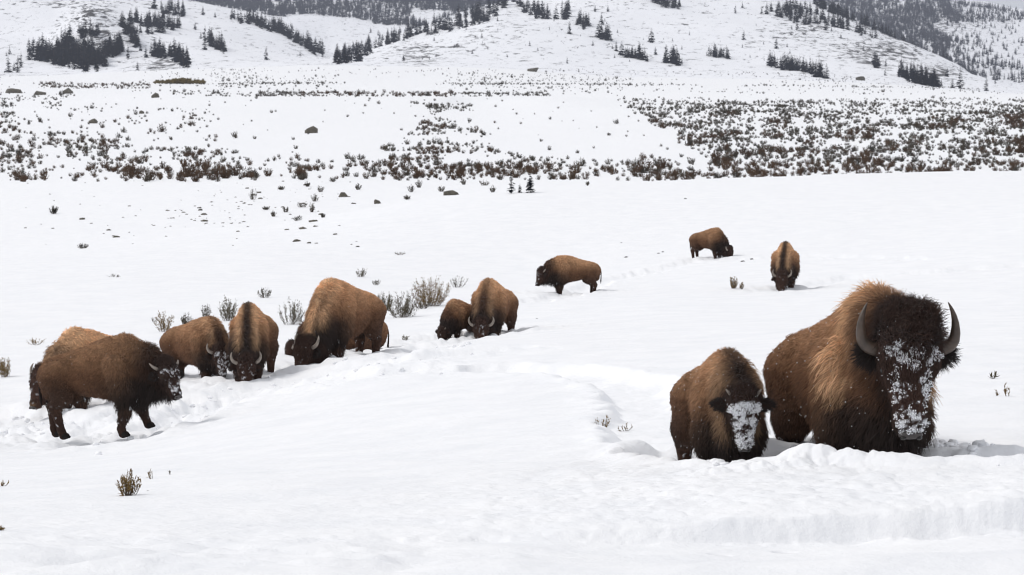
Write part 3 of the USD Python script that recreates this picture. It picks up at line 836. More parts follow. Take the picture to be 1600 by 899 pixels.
for g, px in cand:
    g[2] = float(surf(g[0], g[1])[0])
    copy_of(f'stone_{rng.integers(0, 4)}_source', 'stone', 'small dark stone poking through the snow of the bench, ' + ('left part' if px < 250 else 'middle part' if px < 400 else 'right part'), 'stone', g, rng.uniform(0, 3), rng.uniform(.05, .16) * (1 + 1.3 * (rng.random() < .2)), 'small stones on the bench, ' + ('left' if px < 250 else 'middle' if px < 400 else 'right'))
for lb, px, py, w in [('dark clod left of the pair above the standing side-on bison', 978, 401, 8), ('left one of two dark clods between the farthest bison', 1029, 395, 7), ('right one of two dark clods between the farthest bison', 1036, 393, 6), ('dark streaky clod below the farthest grazing bison', 1160, 409, 9),
                      ('second streaky clod right of the first below the farthest grazing bison', 1174, 406, 9), ('tiny dark clod high on the field near the crest', 1071, 311, 6), ('tiny dark clod above the other clods', 971, 380, 4), ('tiny dark clod on the slope below the side-on bison', 839, 497, 4), ('tiny dark speck of dung near the rusty sagebrush', 231, 770, 4)]:
    g = at(px, py)
    m = F / g[1]
    g[2] = float(surf(g[0], g[1])[0])
    t = thing('dung_clod', lb, 'clod', g, 0)
    part('lump', stone(int(px), w / m / 2, w / m / 2.2, w / m / 4.5, .5, 2), clod_mat, t, smooth=True)

# --- lumps of broken snow
def snow_lumps(name, label, spots, n, rad, size, seed):
    rng = np.random.default_rng(seed)
    pts = []
    for _ in range(n):
        px, py = spots[rng.integers(0, len(spots))]
        g = at(px + rng.normal() * rad[0], py + rng.normal() * rad[1])
        if g is not None:
            pts.append(g)
    pts = np.array(pts)
    zz = surf(pts[:, 0], pts[:, 1])
    bits = []
    for g, z in zip(pts, zz):
        s = size * rng.uniform(.2, 1.0) ** 2
        m = trimesh.creation.icosphere(1, 1.0)
        v = np.sign(m.vertices) * np.abs(m.vertices) ** .8 * rng.uniform(.75, 1.2, (len(m.vertices), 1)) * [s, s * rng.uniform(.6, 1), s * rng.uniform(.5, .9)]
        a = rng.uniform(0, 6.28)
        v = np.stack([v[:, 0] * math.cos(a) - v[:, 1] * math.sin(a), v[:, 0] * math.sin(a) + v[:, 1] * math.cos(a), v[:, 2]], 1)
        bits.append((v + [g[0], g[1], z + s * .15], m.faces))
    m = part(name, merge(bits), snow_mat, '/World', smooth=True)
    tag(m, label, 'snow lumps', kind='stuff')


snow_lumps('snow_lumps', 'broken lumps of snow in front of the bull and the calf', [(1190, 722), (1240, 714), (1290, 708), (1330, 706), (1380, 704), (1420, 706), (1460, 708), (1500, 706), (1530, 712), (1548, 726), (1130, 724)], 420, (20, 3.5), .05, 3)
snow_lumps('trail_lumps', 'broken lumps of snow along the trampled trail of the herd', [(60, 650), (150, 690), (230, 660), (310, 630), (380, 605), (460, 590), (560, 575), (630, 562), (690, 545), (20, 668)], 240, (32, 9), .06, 4)
# ------------------------------------------------------------------ bison
DARK, BLACKISH = np.array([.026, .0135, .0095]), np.array([.019, .0125, .0105])
BROWN, TAN, GOLD, PALE = np.array([.155, .075, .038]), np.array([.46, .285, .165]), np.array([.42, .24, .128]), np.array([.52, .33, .19])
SNOWC = np.array([.80, .81, .84])

fur_mat = usdkit.material(stage, '/World/Looks/bison_fur', {
    'c': ('attribute', {'attribute': 'displayColor'}),
    'p': ('principled_bsdf', {'roughness': 0.75, 'specular_ior_level': 0.18, 'sheen_weight': 0.12, 'sheen_roughness': 0.5}),
}, [('c.color', 'p.base_color')], surface='p.BSDF')
hide_mat = usdkit.material(stage, '/World/Looks/bison_hide', {
    'c': ('attribute', {'attribute': 'displayColor'}),
    't': ('texture_coordinate', {}),
    'n': ('noise_texture', {'scale': 26.0, 'detail': 4.0, 'roughness': 0.7}),
    'r': ('rgb_ramp', {'ramp': [(0.3, (0.55, 0.55, 0.55)), (0.7, (1.1, 1.1, 1.1))]}),
    'm': ('mix_color', {'blend_type': 'multiply', 'fac': 1.0, 'use_clamp': False}),
    'b': ('bump', {'strength': 0.6, 'distance': 0.03}),
    'p': ('principled_bsdf', {'roughness': 0.8, 'specular_ior_level': 0.15}),
}, [('t.object', 'n.vector'), ('n.fac', 'r.fac'), ('c.color', 'm.a'), ('r.color', 'm.b'), ('m.result', 'p.base_color'), ('n.fac', 'b.height'), ('b.normal', 'p.normal')], surface='p.BSDF')


def plain(name, color, rough=0.6, spec=0.4, noise_scale=None, amount=0.35):
    nodes = {'p': ('principled_bsdf', {'base_color': color, 'roughness': rough, 'specular_ior_level': spec})}
    links = []
    if noise_scale:
        nodes |= {'t': ('texture_coordinate', {}), 'n': ('noise_texture', {'scale': noise_scale, 'detail': 4.0, 'roughness': 0.6}),
                  'r': ('rgb_ramp', {'ramp': [(0.3, [c * (1 - amount) for c in color]), (0.7, [min(1, c * (1 + amount)) for c in color])]})}
        links = [('t.object', 'n.vector'), ('n.fac', 'r.fac'), ('r.color', 'p.base_color')]
    return usdkit.material(stage, f'/World/Looks/{name}', nodes, links, surface='p.BSDF')


horn_mat = plain('horn_dark', (.052, .036, .026), 0.42, 0.5, 14.0, 0.5)
horn_pale = plain('horn_pale', (.21, .178, .15), 0.45, 0.5, 14.0, 0.3)
eye_mat = plain('eye_gloss', (.006, .005, .004), 0.08, 0.6)
hoof_mat = plain('hoof_keratin', (.009, .007, .006), 0.75, 0.2, 20.0)
nose_mat = plain('wet_nose', (.05, .044, .042), 0.42, 0.5, 60.0)
crust_mat = plain('snow_crust', (.84, .85, .87), 0.7, 0.3)


def nets(Fv, org, h):
    """Surface nets of the zero level of a sampled field (inside negative)."""
    s = Fv < 0
    n = np.array(Fv.shape)
    c = np.zeros(n - 1, np.int8)
    for dx, dy, dz in np.ndindex(2, 2, 2):
        c += s[dx:n[0] - 1 + dx, dy:n[1] - 1 + dy, dz:n[2] - 1 + dz]
    cells = np.argwhere((c > 0) & (c < 8))
    idx = -np.ones(n - 1, np.int64)
    idx[tuple(cells.T)] = np.arange(len(cells))
    acc, cnt = np.zeros((len(cells), 3)), np.zeros(len(cells))
    for ax in range(3):
        o = [a for a in range(3) if a != ax]
        for e in np.ndindex(2, 2):
            p0 = cells.copy()
            p0[:, o[0]] += e[0]
            p0[:, o[1]] += e[1]
            p1 = p0.copy()
            p1[:, ax] += 1
            f0, f1 = Fv[tuple(p0.T)], Fv[tuple(p1.T)]
            m = (f0 < 0) != (f1 < 0)
            t = np.where(m, f0 / np.where(m, f0 - f1, 1), 0)
            q = p0.astype(float)
            q[:, ax] += t
            acc[m] += q[m]
            cnt[m] += 1
    V = org + h * acc / cnt[:, None]
    faces = []
    for ax in range(3):
        a, b = [(1, 2), (2, 0), (0, 1)][ax]
        sl0 = [slice(1, -1)] * 3
        sl0[ax] = slice(0, n[ax] - 1)
        sl1 = list(sl0)
        sl1[ax] = slice(1, n[ax])
        for flip in (False, True):
            m = (s[tuple(sl0)] & ~s[tuple(sl1)]) if not flip else (~s[tuple(sl0)] & s[tuple(sl1)])
            e = np.argwhere(m)
            if not len(e):
                continue
            off = np.ones(3, int)
            off[ax] = 0
            e = e + off
            quad = []
            for da, db in ((-1, -1), (0, -1), (0, 0), (-1, 0)):
                g = e.copy()
                g[:, a] += da
                g[:, b] += db
                quad.append(idx[tuple(g.T)])
            q = np.stack(quad, 1)
            faces.append(q[:, ::-1] if flip else q)
    q = np.vstack(faces)
    q = q[(q >= 0).all(1)]
    return V, np.vstack([q[:, [0, 1, 2]], q[:, [0, 2, 3]]])


class Prim:
    """A round cone from a to b in its own frame, stretched by sc; with the coat that grows on it."""

    def __init__(s, a, b, ra, rb, sc=(1, .85, 1), M=None, o=(0, 0, 0), col=BROWN, fur=.032, flow=(-.7, 0, -.7), k=.07, lift=.45, neg=False, dens=1.0):
        s.a, s.b, s.ra, s.rb = np.array(a, float), np.array(b, float), ra, rb
        s.sc, s.M, s.o = np.array(sc, float), np.eye(3) if M is None else M, np.array(o, float)
        s.col, s.fur, s.k, s.lift, s.neg, s.dens = np.array(col), fur, k, lift, neg, dens
        s.flow = np.array(flow, float) if M is None else s.M.T @ np.array(flow, float)
        ends = np.stack([s.a, s.b])
        R = np.abs(s.M.T) @ (s.sc * max(ra, rb))
        w = s.o + (ends @ s.M)
        s.lo, s.hi = w.min(0) - R, w.max(0) + R

    def d(s, P):
        q = ((P - s.o) @ s.M.T) / s.sc
        a, b = s.a / s.sc, s.b / s.sc
        ab = b - a
        L2 = ab @ ab + 1e-9
        t = np.clip(((q - a) @ ab) / L2, 0, 1)
        return (np.linalg.norm(q - a - t[..., None] * ab, axis=-1) - (s.ra + (s.rb - s.ra) * t)) * min(1.0, s.sc.min() ** .5)


def bison(label, key, heading, S=1.0, sink=.35, bull=0.0, young=0.0, poll=(1.02, 0, 1.12), pitch=62, yaw=0, roll=0, cell=.024, nhair=9000, hair_w=.007,
          stripe=0.0, tone=1.0, cape=0.0, face_snow=0.5, feet=((0, 0), (0, 0), (0, 0), (0, 0)), horn='cow', hooves=False, tail_up=0.0, seed=1, legs=True, shift=(0, 0), width=1.0, gold=0.5, hump=0.0, tilt=0.0, lean=1.0):
    """feet: (dx, dz) of the left fore, right fore, left hind and right hind foot. Lengths are those of a 1.7 m animal, times S."""
    rng = np.random.default_rng(seed)
    g = SPOT[key]
    t = thing('bison', label, 'bison')
    fur_k = 1.0 + .25 * bull
    pr = []
    A = pr.append
    br, dk = BROWN * tone, DARK * tone
    bl = BLACKISH * tone
    W = width
    E = lean
    up_ = .36 * (1 - E)
    A(Prim((-.92, 0, 1.00 + up_), (-.30, 0, 1.00 + up_), .32 * E, .40 * E, (1, .77 * W, 1), col=br, fur=.026))
    A(Prim((-.30, 0, 1.00 + up_), (.32, 0, .97 + .5 * up_), .40 * E, .45 * (.5 + .5 * E), (1, .71 * W, 1.04), col=br * .9, fur=.036))
    A(Prim((-.06, 0, 1.30), (.27, 0, 1.42 + hump), .23, .25, (1, .72 * W, 1), col=br * .6 + TAN * tone * .4, fur=.046 * fur_k, k=.14))
    A(Prim((-.95, 0, 1.09), (.0, 0, 1.34), .23, .26, (1, .80 * W, 1), col=br * (1 - .3 * gold) + TAN * tone * .3 * gold, k=.12))
    A(Prim((-1.05, 0, 1.02), (-1.02, 0, .82), .25, .22, (1, .95 * W, 1), col=br * .75, flow=(-.1, 0, -1)))
    A(Prim((.38, 0, .72), (.62, 0, .82), .25, .22, (1, .8, 1), col=dk, fur=.10 * fur_k, flow=(0, 0, -1)))
    for s in (-1, 1):
        A(Prim((.20, .255 * s * W, 1.20), (.30, .275 * s * W, .80), .19, .17, (1.15, .8, 1), col=br * .8 + TAN * tone * .2, flow=(-.3, 0, -.95), fur=.05, k=.045))
        A(Prim((-.78, .20 * s * W, 1.21), (-.98, .17 * s * W, 1.14), .12, .11, (1, .9, 1), col=br * .8 + TAN * tone * .2, k=.07, fur=.024))
        A(Prim((-.93, .19 * s * W, 1.02), (-.80, .22 * s * W, .70), .22, .16, (1.1, .88, 1), col=br * .65 + dk * .35, flow=(-.2, 0, -1), k=.05, fur=.026))
    # head frame: x along the face, y to the animal's left, z out of the forehead
    p_, y_ = math.radians(pitch), math.radians(yaw)
    f = np.array([math.cos(p_) * math.cos(y_), math.cos(p_) * math.sin(y_), -math.sin(p_)])
    l = np.array([-math.sin(y_), math.cos(y_), 0])
    r_ = math.radians(roll)
    u = np.cross(f, l)
    l, u = l * math.cos(r_) + u * math.sin(r_), u * math.cos(r_) - l * math.sin(r_)
    M = np.stack([f, l, u])
    o = np.array(poll, float)
    hs = (1.06 + .21 * bull) * (1 - .10 * young)
    hp = lambda *v: o + hs * (np.array(v, float) @ M)
    # neck: from the shoulders to the back of the skull
    nape, mid = hp(.02, 0, -.17), None
    n0 = np.array([.30, 0, 1.22])
    mid = n0 * .5 + nape * .5 + np.array([.02, 0, .05])
    nc = br * .55 + dk * .45
    A(Prim(n0, mid, .36, .30, (1, .66 * W, 1), col=nc, fur=.058 * fur_k, flow=(-.35, 0, -.9), k=.12))
    A(Prim(mid, nape, .30, .21, (1, .74, 1), col=dk, fur=.085 * fur_k, flow=(-.35, 0, -.9), k=.10))
    A(Prim((.40, 0, .92), hp(.20, 0, -.22), .29, .16, (1, .72, 1), col=dk, fur=.10 * fur_k, flow=(0, 0, -1), k=.12))
    H = dict(M=M, o=o)
    q = lambda a: tuple(hs * np.array(a, float))
    bn = .07 + .05 * bull - .02 * young
    A(Prim(q((.06, 0, -.06)), q((.17, 0, -.03)), .165 * hs, .155 * hs, (1, .98, 1), col=dk * 1.5, fur=.055, flow=(.5, 0, .4), k=.05, dens=1.8, **H))
    A(Prim(q((-.005, 0, .03)), q((.06, 0, .055)), .122 * hs, .115 * hs, (1, 1.14 + .16 * bull, .9), col=dk * 1.45, fur=bn, flow=(-.6, 0, .5), k=.05, lift=.6, dens=2.4, **H))
    A(Prim(q((.13, 0, .005)), q((.43, 0, -.015)), .137 * hs, .078 * hs, (1, 1.13 - .02 * bull, .96), col=dk * 1.7 * (1 - .3 * young), fur=.022, flow=(.9, 0, .1), k=.045, lift=.25, dens=1.6, **H))
    A(Prim(q((.14, 0, -.13)), q((.44, 0, -.085)), .125 * hs, .058 * hs, (1, 1.0, 1), col=dk, fur=.035, flow=(.6, 0, -.6), k=.04, **H))
    A(Prim(q((.505, 0, -.02)), q((.515, 0, -.045)), .086 * hs, .08 * hs, (.85, 1.10, .95), col=dk * 1.25, fur=.008, flow=(1, 0, 0), k=.04, lift=.2, **H))
    A(Prim(q((.47, 0, -.10)), q((.49, 0, -.10)), .06 * hs, .055 * hs, (1, 1.05, .8), col=dk, fur=.02, flow=(.5, 0, -.8), k=.03, **H))
    A(Prim(q((.30, 0, -.20)), q((.40, 0, -.17)), .075 * hs, .06 * hs, (1, .75, 1.1), col=bl, fur=(.10 + .12 * bull) * (1 - .6 * young), flow=(.35, 0, -1), k=.05, lift=.25, dens=1.6, **H))
    for s in (-1, 1):
        A(Prim(q((.19, .125 * s, .04)), q((.22, .12 * s, .04)), .045 * hs, .04 * hs, (1.3, .8, .8), col=dk, fur=.02, flow=(.8, .2 * s, .2), k=.035, lift=.3, **H))
        A(Prim(q((.565, .052 * s, .034)), q((.58, .062 * s, .014)), .021 * hs, .017 * hs, (1, .75, 1.3), k=.018, neg=True, **H))
    A(Prim(q((.60, -.08, -.085)), q((.60, .08, -.085)), .014 * hs, .014 * hs, (1, 1, 1), k=.012, neg=True, **H))
    feet = np.array(feet, float)
    if legs:
        for i, s in ((0, 1), (1, -1)):
            dx, dz = feet[i]
            knee, fet = (.34 + .45 * dx, .18 * s, .41 + .6 * dz), (.33 + dx, .175 * s, .14 + dz)
            A(Prim((.30, .21 * s, .82), knee, .18, .10, (1, .9, 1), col=bl * .6 + dk * .4, fur=.10 * (1 - .4 * young), flow=(-.15, 0, -1), lift=.3))
            A(Prim(knee, fet, .092, .06, (1, 1, 1), col=dk * 1.7, fur=.016, flow=(0, 0, -1), lift=.15, k=.03))
            A(Prim(fet, (fet[0] + .035, fet[1], fet[2] - .09), .056, .066, (1.15, 1, 1), col=dk * 1.4, fur=.01, flow=(0, 0, -1), lift=.1, k=.03))
        for i, s in ((2, 1), (3, -1)):
            dx, dz = feet[i]
            hock, fet = (-1.02 + .7 * dx, .175 * s, .50 + .7 * dz), (-.97 + dx, .175 * s, .14 + dz)
            A(Prim((-.80, .215 * s, .72), hock, .17, .095, (1.05, .9, 1), col=dk * 1.5, fur=.03, flow=(-.1, 0, -1), lift=.25, k=.05))
            A(Prim(hock, fet, .088, .058, (1.05, 1, 1), col=dk * 1.9, fur=.014, flow=(0, 0, -1), lift=.15, k=.03))
            A(Prim(fet, (fet[0] + .035, fet[1], fet[2] - .09), .056, .066, (1.15, 1, 1), col=dk * 1.4, fur=.01, flow=(0, 0, -1), lift=.1, k=.03))
    # the one continuous body
    lo = np.min([x.lo for x in pr], 0) - .08
    hi = np.max([x.hi for x in pr], 0) + .08
    n = np.ceil((hi - lo) / cell).astype(int) + 1
    ax = [lo[i] + cell * np.arange(n[i]) for i in range(3)]
    Fv = np.full(n, .3, np.float32)
    for x in pr:
        m = .16 if not x.neg else .04
        i0 = np.maximum(0, np.floor((x.lo - m - lo) / cell).astype(int))
        i1 = np.minimum(n, np.ceil((x.hi + m - lo) / cell).astype(int) + 1)
        sub = tuple(slice(a, b) for a, b in zip(i0, i1))
        P = np.stack(np.meshgrid(*[ax[i][sub[i]] for i in range(3)], indexing='ij'), -1)
        d = x.d(P)
        old = Fv[sub]
        if x.neg:
            d = -d
            hh = np.clip(.5 - .5 * (old - d) / x.k, 0, 1)
            Fv[sub] = old * (1 - hh) + d * hh + x.k * hh * (1 - hh)
        else:
            hh = np.clip(.5 + .5 * (old - d) / x.k, 0, 1)
            Fv[sub] = old * (1 - hh) + d * hh - x.k * hh * (1 - hh)
    V, Fc = nets(Fv, lo, cell)
    # coat over the vertices
    pos = [x for x in pr if not x.neg]
    D = np.stack([x.d(V) for x in pos], 1)
    w = np.exp(-np.maximum(D - D.min(1, keepdims=True), 0) / (.03 + .05 * (V[:, :1] < .45)))
    w /= w.sum(1, keepdims=True)
    col, fur, lift, dens = w @ np.stack([x.col for x in pos]), w @ np.array([x.fur for x in pos]), w @ np.array([x.lift for x in pos]), w @ np.array([x.dens for x in pos])
    flow = unit(w @ np.stack([x.flow for x in pos]))
    hq = ((V - o) @ M.T) / hs                       # in head coordinates
    fn = np.cross(V[Fc[:, 1]] - V[Fc[:, 0]], V[Fc[:, 2]] - V[Fc[:, 0]])
    N = np.zeros_like(V)
    for k in range(3):
        np.add.at(N, Fc[:, k], fn)
    N = unit(N)
    inhead = np.clip((hq[:, 0] + .16) / .10, 0, 1) * np.clip((.34 - np.linalg.norm(hq * [.55, 1, 1], axis=1)) / .06, 0, 1)
    body = 1 - inhead
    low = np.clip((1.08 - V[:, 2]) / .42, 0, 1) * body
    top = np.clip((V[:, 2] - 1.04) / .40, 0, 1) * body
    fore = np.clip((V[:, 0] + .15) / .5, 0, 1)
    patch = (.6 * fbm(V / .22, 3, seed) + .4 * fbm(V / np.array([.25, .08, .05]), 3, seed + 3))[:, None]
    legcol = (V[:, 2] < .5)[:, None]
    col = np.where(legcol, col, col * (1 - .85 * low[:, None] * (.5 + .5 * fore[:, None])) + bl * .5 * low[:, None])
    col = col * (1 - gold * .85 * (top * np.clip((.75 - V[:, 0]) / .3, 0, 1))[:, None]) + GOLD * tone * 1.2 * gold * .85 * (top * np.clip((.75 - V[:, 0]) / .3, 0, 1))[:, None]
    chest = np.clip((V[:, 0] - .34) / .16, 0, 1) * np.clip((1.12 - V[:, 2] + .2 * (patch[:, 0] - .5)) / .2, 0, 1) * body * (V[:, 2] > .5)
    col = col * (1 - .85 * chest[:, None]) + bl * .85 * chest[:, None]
    if cape:                                       # pale woolly cape over the shoulders, ragged at its rear edge
        edge = V[:, 0] - (.20 + .26 * np.clip((1.45 - V[:, 2]) / .7, 0, 1)) + .36 * (fbm(V / .08, 3, 91) - .5)
        c = np.clip(edge / .05, 0, 1) * np.clip((.22 - edge) / .14, 0, 1) * np.clip((V[:, 2] - .98 - .2 * (fbm(V / .07, 2, 92) - .5)) / .12, 0, 1) * body * cape
        col = col * (1 - c[:, None]) + PALE * c[:, None] * (.75 + .5 * patch)
        fur = fur * (1 + .8 * c)
    if stripe:                                     # dark crest along the hump and neck (pale when negative)
        yy = V[:, 1] - poll[1] * np.clip((V[:, 0] - .35) / .6, 0, 1)
        c = np.exp(-(yy / .075) ** 4) * np.clip((V[:, 0] - .12) / .15, 0, 1) * np.clip((N[:, 2] + N[:, 0]) * 2, 0, 1) * body
        sd = np.exp(-((np.abs(yy) - .15) / .06) ** 2) * np.clip((V[:, 0] - .12) / .15, 0, 1) * np.clip((V[:, 2] - .8) / .2, 0, 1) * body
        if stripe > 0:
            col = col * (1 - stripe * .9 * c[:, None]) + bl * stripe * .9 * c[:, None]
            col = col * (1 - .6 * stripe * sd[:, None]) + PALE * tone * .62 * stripe * sd[:, None]
        else:
            cc = np.clip(c * 1 + .8 * sd, 0, 1)
            col = col * (1 + stripe * cc[:, None]) - PALE * tone * .85 * stripe * cc[:, None] * (.45 + 1.1 * patch)
    col = col * (.68 + 1.15 * patch)
    # snow frozen to the face and knees
    fs = np.clip((hq[:, 0] - .03) / .08, 0, 1) * np.clip((.60 - hq[:, 0]) / .04, 0, 1) * np.clip((N @ u) * 1.1 + .25 + .2 * np.abs(N @ l), 0, 1) * np.clip((hq[:, 2] + .12) / .05, 0, 1) * np.clip((.19 - np.abs(hq[:, 1])) / .03, 0, 1)
    nose = np.clip(1 - np.abs(hq[:, 0] - .36) / .12, 0, 1) * np.clip(1 - np.abs(hq[:, 1]) / .06, 0, 1)
    eyes = np.exp(-(((hq[:, 0] - .225) / .028) ** 2 + ((np.abs(hq[:, 1]) - .135) / .03) ** 2))
    sn = .55 * fbm(V / .05, 3, seed + 5) + .45 * fbm(V / .018, 2, seed + 6)
    fsn = fs * (1 - .30 * nose) * (1 - .9 * eyes)
    cover = np.clip((sn - (.64 - .22 * face_snow + .45 * (1 - fsn))) / .16, 0, 1) * (face_snow > 0)
    snow = np.clip(cover * 1.5 - .2, 0, 1) * .95
    kn = np.clip((.62 - V[:, 2]) / .1, 0, 1) * np.clip((V[:, 2] - .2) / .1, 0, 1)
    snow = np.maximum(snow, np.clip((sn - .665 + .03 * kn) / .05, 0, 1) * (kn > 0) * .9 * (body > .5))
    scol = col * (1 - snow[:, None]) + SNOWC * snow[:, None]
    # pose in the world
    ch, sh = math.cos(heading), math.sin(heading)
    R = np.array([[ch, -sh, 0], [sh, ch, 0], [0, 0, 1]])
    # stand on the slope: pitch and roll with the ground under the animal
    def place(P):
        return (np.asarray(P) - np.array([.0 + shift[0], shift[1], 0])) * S
    base = np.array([g[0], g[1], g[2] - sink * S])
    x = UsdGeom.Xform(t)
    if tilt:
        x.AddRotateYOp().Set(float(tilt))
    x.GetOrderedXformOps()[0].Set(Gf.Vec3d(*map(float, base)))
    x.GetOrderedXformOps()[1].Set(math.degrees(heading))
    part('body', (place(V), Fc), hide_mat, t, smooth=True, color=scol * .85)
    # coat of hair
    area = np.linalg.norm(fn, axis=1) * dens[Fc].mean(1) * (fur[Fc].mean(1) > .006)
    facing = (fn @ (R.T @ unit(np.array([0, 0, ZC]) - base)))          # the side away from the road gets a thinner coat
    area = area * np.where(facing > -.2 * np.linalg.norm(fn, axis=1), 1.0, .25)
    area *= (V[Fc].mean(1)[:, 2] > sink / max(S, .1) * .6)
    cdf = np.cumsum(area) / area.sum()
    k = np.searchsorted(cdf, rng.random(nhair))
    bc = rng.random((nhair, 2))
    bc = np.where(bc.sum(1, keepdims=True) > 1, 1 - bc, bc)
    W3 = np.stack([1 - bc.sum(1), bc[:, 0], bc[:, 1]], 1)[:, :, None]
    mixv = lambda X: (X[Fc[k]] * W3).sum(1) if X.ndim == 2 else (X[Fc[k]] * W3[:, :, 0]).sum(1)
    root, nn, fl, L, hc, lf = mixv(V), unit(mixv(N)), mixv(flow), mixv(fur), mixv(col), mixv(lift)
    hsn = mixv(np.maximum(cover, snow))
    tang = fl - nn * (fl * nn).sum(1, keepdims=True)
    cl = np.stack([noise(root / .035, seed + 20 + i) - .5 for i in range(3)], 1)
    cl2 = np.stack([noise(root / .11, seed + 30 + i) - .5 for i in range(3)], 1)
    dirv = unit(tang * .95 + nn * lf[:, None] + .9 * cl + .5 * cl2 + .22 * rng.normal(size=(nhair, 3)))
    L = L * (.65 + .7 * rng.random(nhair)) * (.8 + .5 * noise(root / .06, seed + 40))
    down = np.array([0, 0, -1.0])
    drop = np.clip(L / .15, .1, .9)[:, None] * (1 - .75 * np.clip(lf, 0, 1))[:, None]
    s3 = np.array([0, .5, 1.0])
    pts = root[:, None] - .004 * nn[:, None] + L[:, None, None] * (s3[None, :, None] * dirv[:, None] + (s3 ** 2)[None, :, None] * drop[:, None] * down * .55)
    curl = np.stack([fbm(root / .05, 2, seed + 60 + i) - .5 for i in range(3)], 1) * 1.1 + .22 * rng.normal(size=(nhair, 3))
    pts[:, 1] += L[:, None] * .22 * curl
    pts[:, 2] -= L[:, None] * .16 * curl
    snowy = hsn > .10 + .4 * rng.random(nhair) + 1.1 * np.abs(fbm(root / .014, 2, seed + 50) - .5)
    hc = np.where(snowy[:, None], SNOWC, hc * (.6 + .8 * rng.random((nhair, 1))))
    L_ok = np.where(snowy, .6, 1.0)
    pts = root[:, None] + (pts - root[:, None]) * L_ok[:, None, None]
    # ears
    ears = []
    for s in (-1, 1):
        c0, c1 = np.array([.10, .135 * s, -.045]), np.array([.15 - .06 * young, (.29 + .03 * young - .055 * bull) * s, -.05])
        axis = unit(c1 - c0)
        m = trimesh.creation.icosphere(3, 1.0)
        e = m.vertices.copy()
        ln = np.linalg.norm(c1 - c0) / 2
        up = unit(np.array([-1.0, 0, .15]))
        up = unit(up - axis * (up @ axis))
        th = np.cross(axis, up)
        tp = 1 - .35 * e[:, 0:1] ** 2
        ev = (c0 + c1) / 2 + e[:, 0:1] * axis * ln + e[:, 1:2] * up * .058 * tp + e[:, 2:3] * th * .022 - th * .018 * (1 - e[:, 1:2] ** 2) * np.sign(th[2])
        ew = o + hs * (ev @ M)
        part('ear', (place(ew), m.faces), hide_mat, t, smooth=True, color=np.repeat(dk[None] * 1.5, len(ew), 0))
        nh = int(nhair * .018)
        kk = rng.integers(0, len(ew), nh)
        ear_n = unit(e[kk, 0:1] * axis + e[kk, 1:2] * up * 2 + e[kk, 2:3] * th) @ M
        ed = unit(.7 * (axis @ M) + .6 * ear_n + .25 * rng.normal(size=(nh, 3)) + np.array([0, 0, -.25]))
        Le = (.035 + .03 * bull) * (.5 + rng.random(nh))
        pe = ew[kk][:, None] + Le[:, None, None] * s3[None, :, None] * ed[:, None]
        ears.append((pe, np.repeat(bl[None], nh, 0) * (.8 + .5 * rng.random((nh, 1)))))
    pts = np.concatenate([pts] + [e[0] for e in ears])
    hc = np.concatenate([hc] + [e[1] for e in ears])
    nh = len(pts)
    cv = UsdGeom.BasisCurves.Define(stage, f'{t.GetPath()}/fur')
    cv.CreateTypeAttr('linear')
    cv.CreateCurveVertexCountsAttr(Vt.IntArray.FromNumpy(np.full(nh, 3, np.int32)))
    cv.CreatePointsAttr(Vt.Vec3fArray.FromNumpy(place(pts.reshape(-1, 3)).astype(np.float32)))
    wd = np.tile(np.array([1.0, .8, .25]) * hair_w, nh).astype(np.float32)
    cv.CreateWidthsAttr(Vt.FloatArray.FromNumpy(wd))
    cv.SetWidthsInterpolation('vertex')
    pv = UsdGeom.PrimvarsAPI(cv).CreatePrimvar('displayColor', Sdf.ValueTypeNames.Color3fArray, 'vertex')
    pv.Set(Vt.Vec3fArray.FromNumpy(np.repeat(hc, 3, 0).astype(np.float32)))
    UsdShade.MaterialBindingAPI.Apply(cv.GetPrim()).Bind(fur_mat)
    # horns: out from the skull, up, and in at the tip (sideways, up, forward)
    shapes = {'bull': ([(.135, -.045, -.01), (.188, -.058, .0), (.238, -.028, .012), (.254, .03, .02), (.250, .092, .03), (.234, .146, .035), (.216, .184, .035)], [.042, .039, .033, .026, .018, .010, .002]),
              'cow': ([(.13, -.01, 0), (.19, -.01, .01), (.24, .03, .02), (.262, .09, .03), (.255, .145, .035), (.24, .175, .035)], [.036, .033, .028, .021, .012, .003]),
              'young': ([(.12, .0, 0), (.17, .02, .01), (.215, .055, .015), (.245, .10, .02), (.255, .125, .02)], [.03, .027, .021, .012, .003]),
              'calf': ([(.105, .03, .03), (.14, .055, .04), (.17, .085, .045), (.185, .105, .045)], [.024, .02, .013, .003])}
    sp, rd = shapes[horn]
    sp, rd = np.array(sp), np.array(rd)
    tt = np.linspace(0, len(sp) - 1, 22)
    from scipy.interpolate import CubicSpline
    cs, rr = CubicSpline(np.arange(len(sp)), sp)(tt), np.interp(tt, np.arange(len(sp)), rd)
    rr = rr * (1 + .03 * np.sin(tt * 9))
    for s in (-1, 1):
        hv, hf = tubes([np.stack([.05 - cs[:, 1], cs[:, 0] * s, cs[:, 2]], 1)], [rr], 12)
        part('horn', (place(o + hs * (hv @ M)), hf), horn_mat if horn == 'bull' else horn_pale, t, smooth=True)
    for s in (-1, 1):
        m = trimesh.creation.icosphere(2, .021 * hs * S)
        m.apply_translation(place(hp(.225, .141 * s, .03)))
        part('eye', m, eye_mat, t, smooth=True)
    # the bare nose between the nostrils
    m = trimesh.creation.icosphere(3, 1.0)
    nv = m.vertices * np.array([.024, .066, .044]) + np.array([.570, 0, -.004])
    part('nose', (place(o + hs * (nv @ M)), m.faces), nose_mat, t, smooth=True)
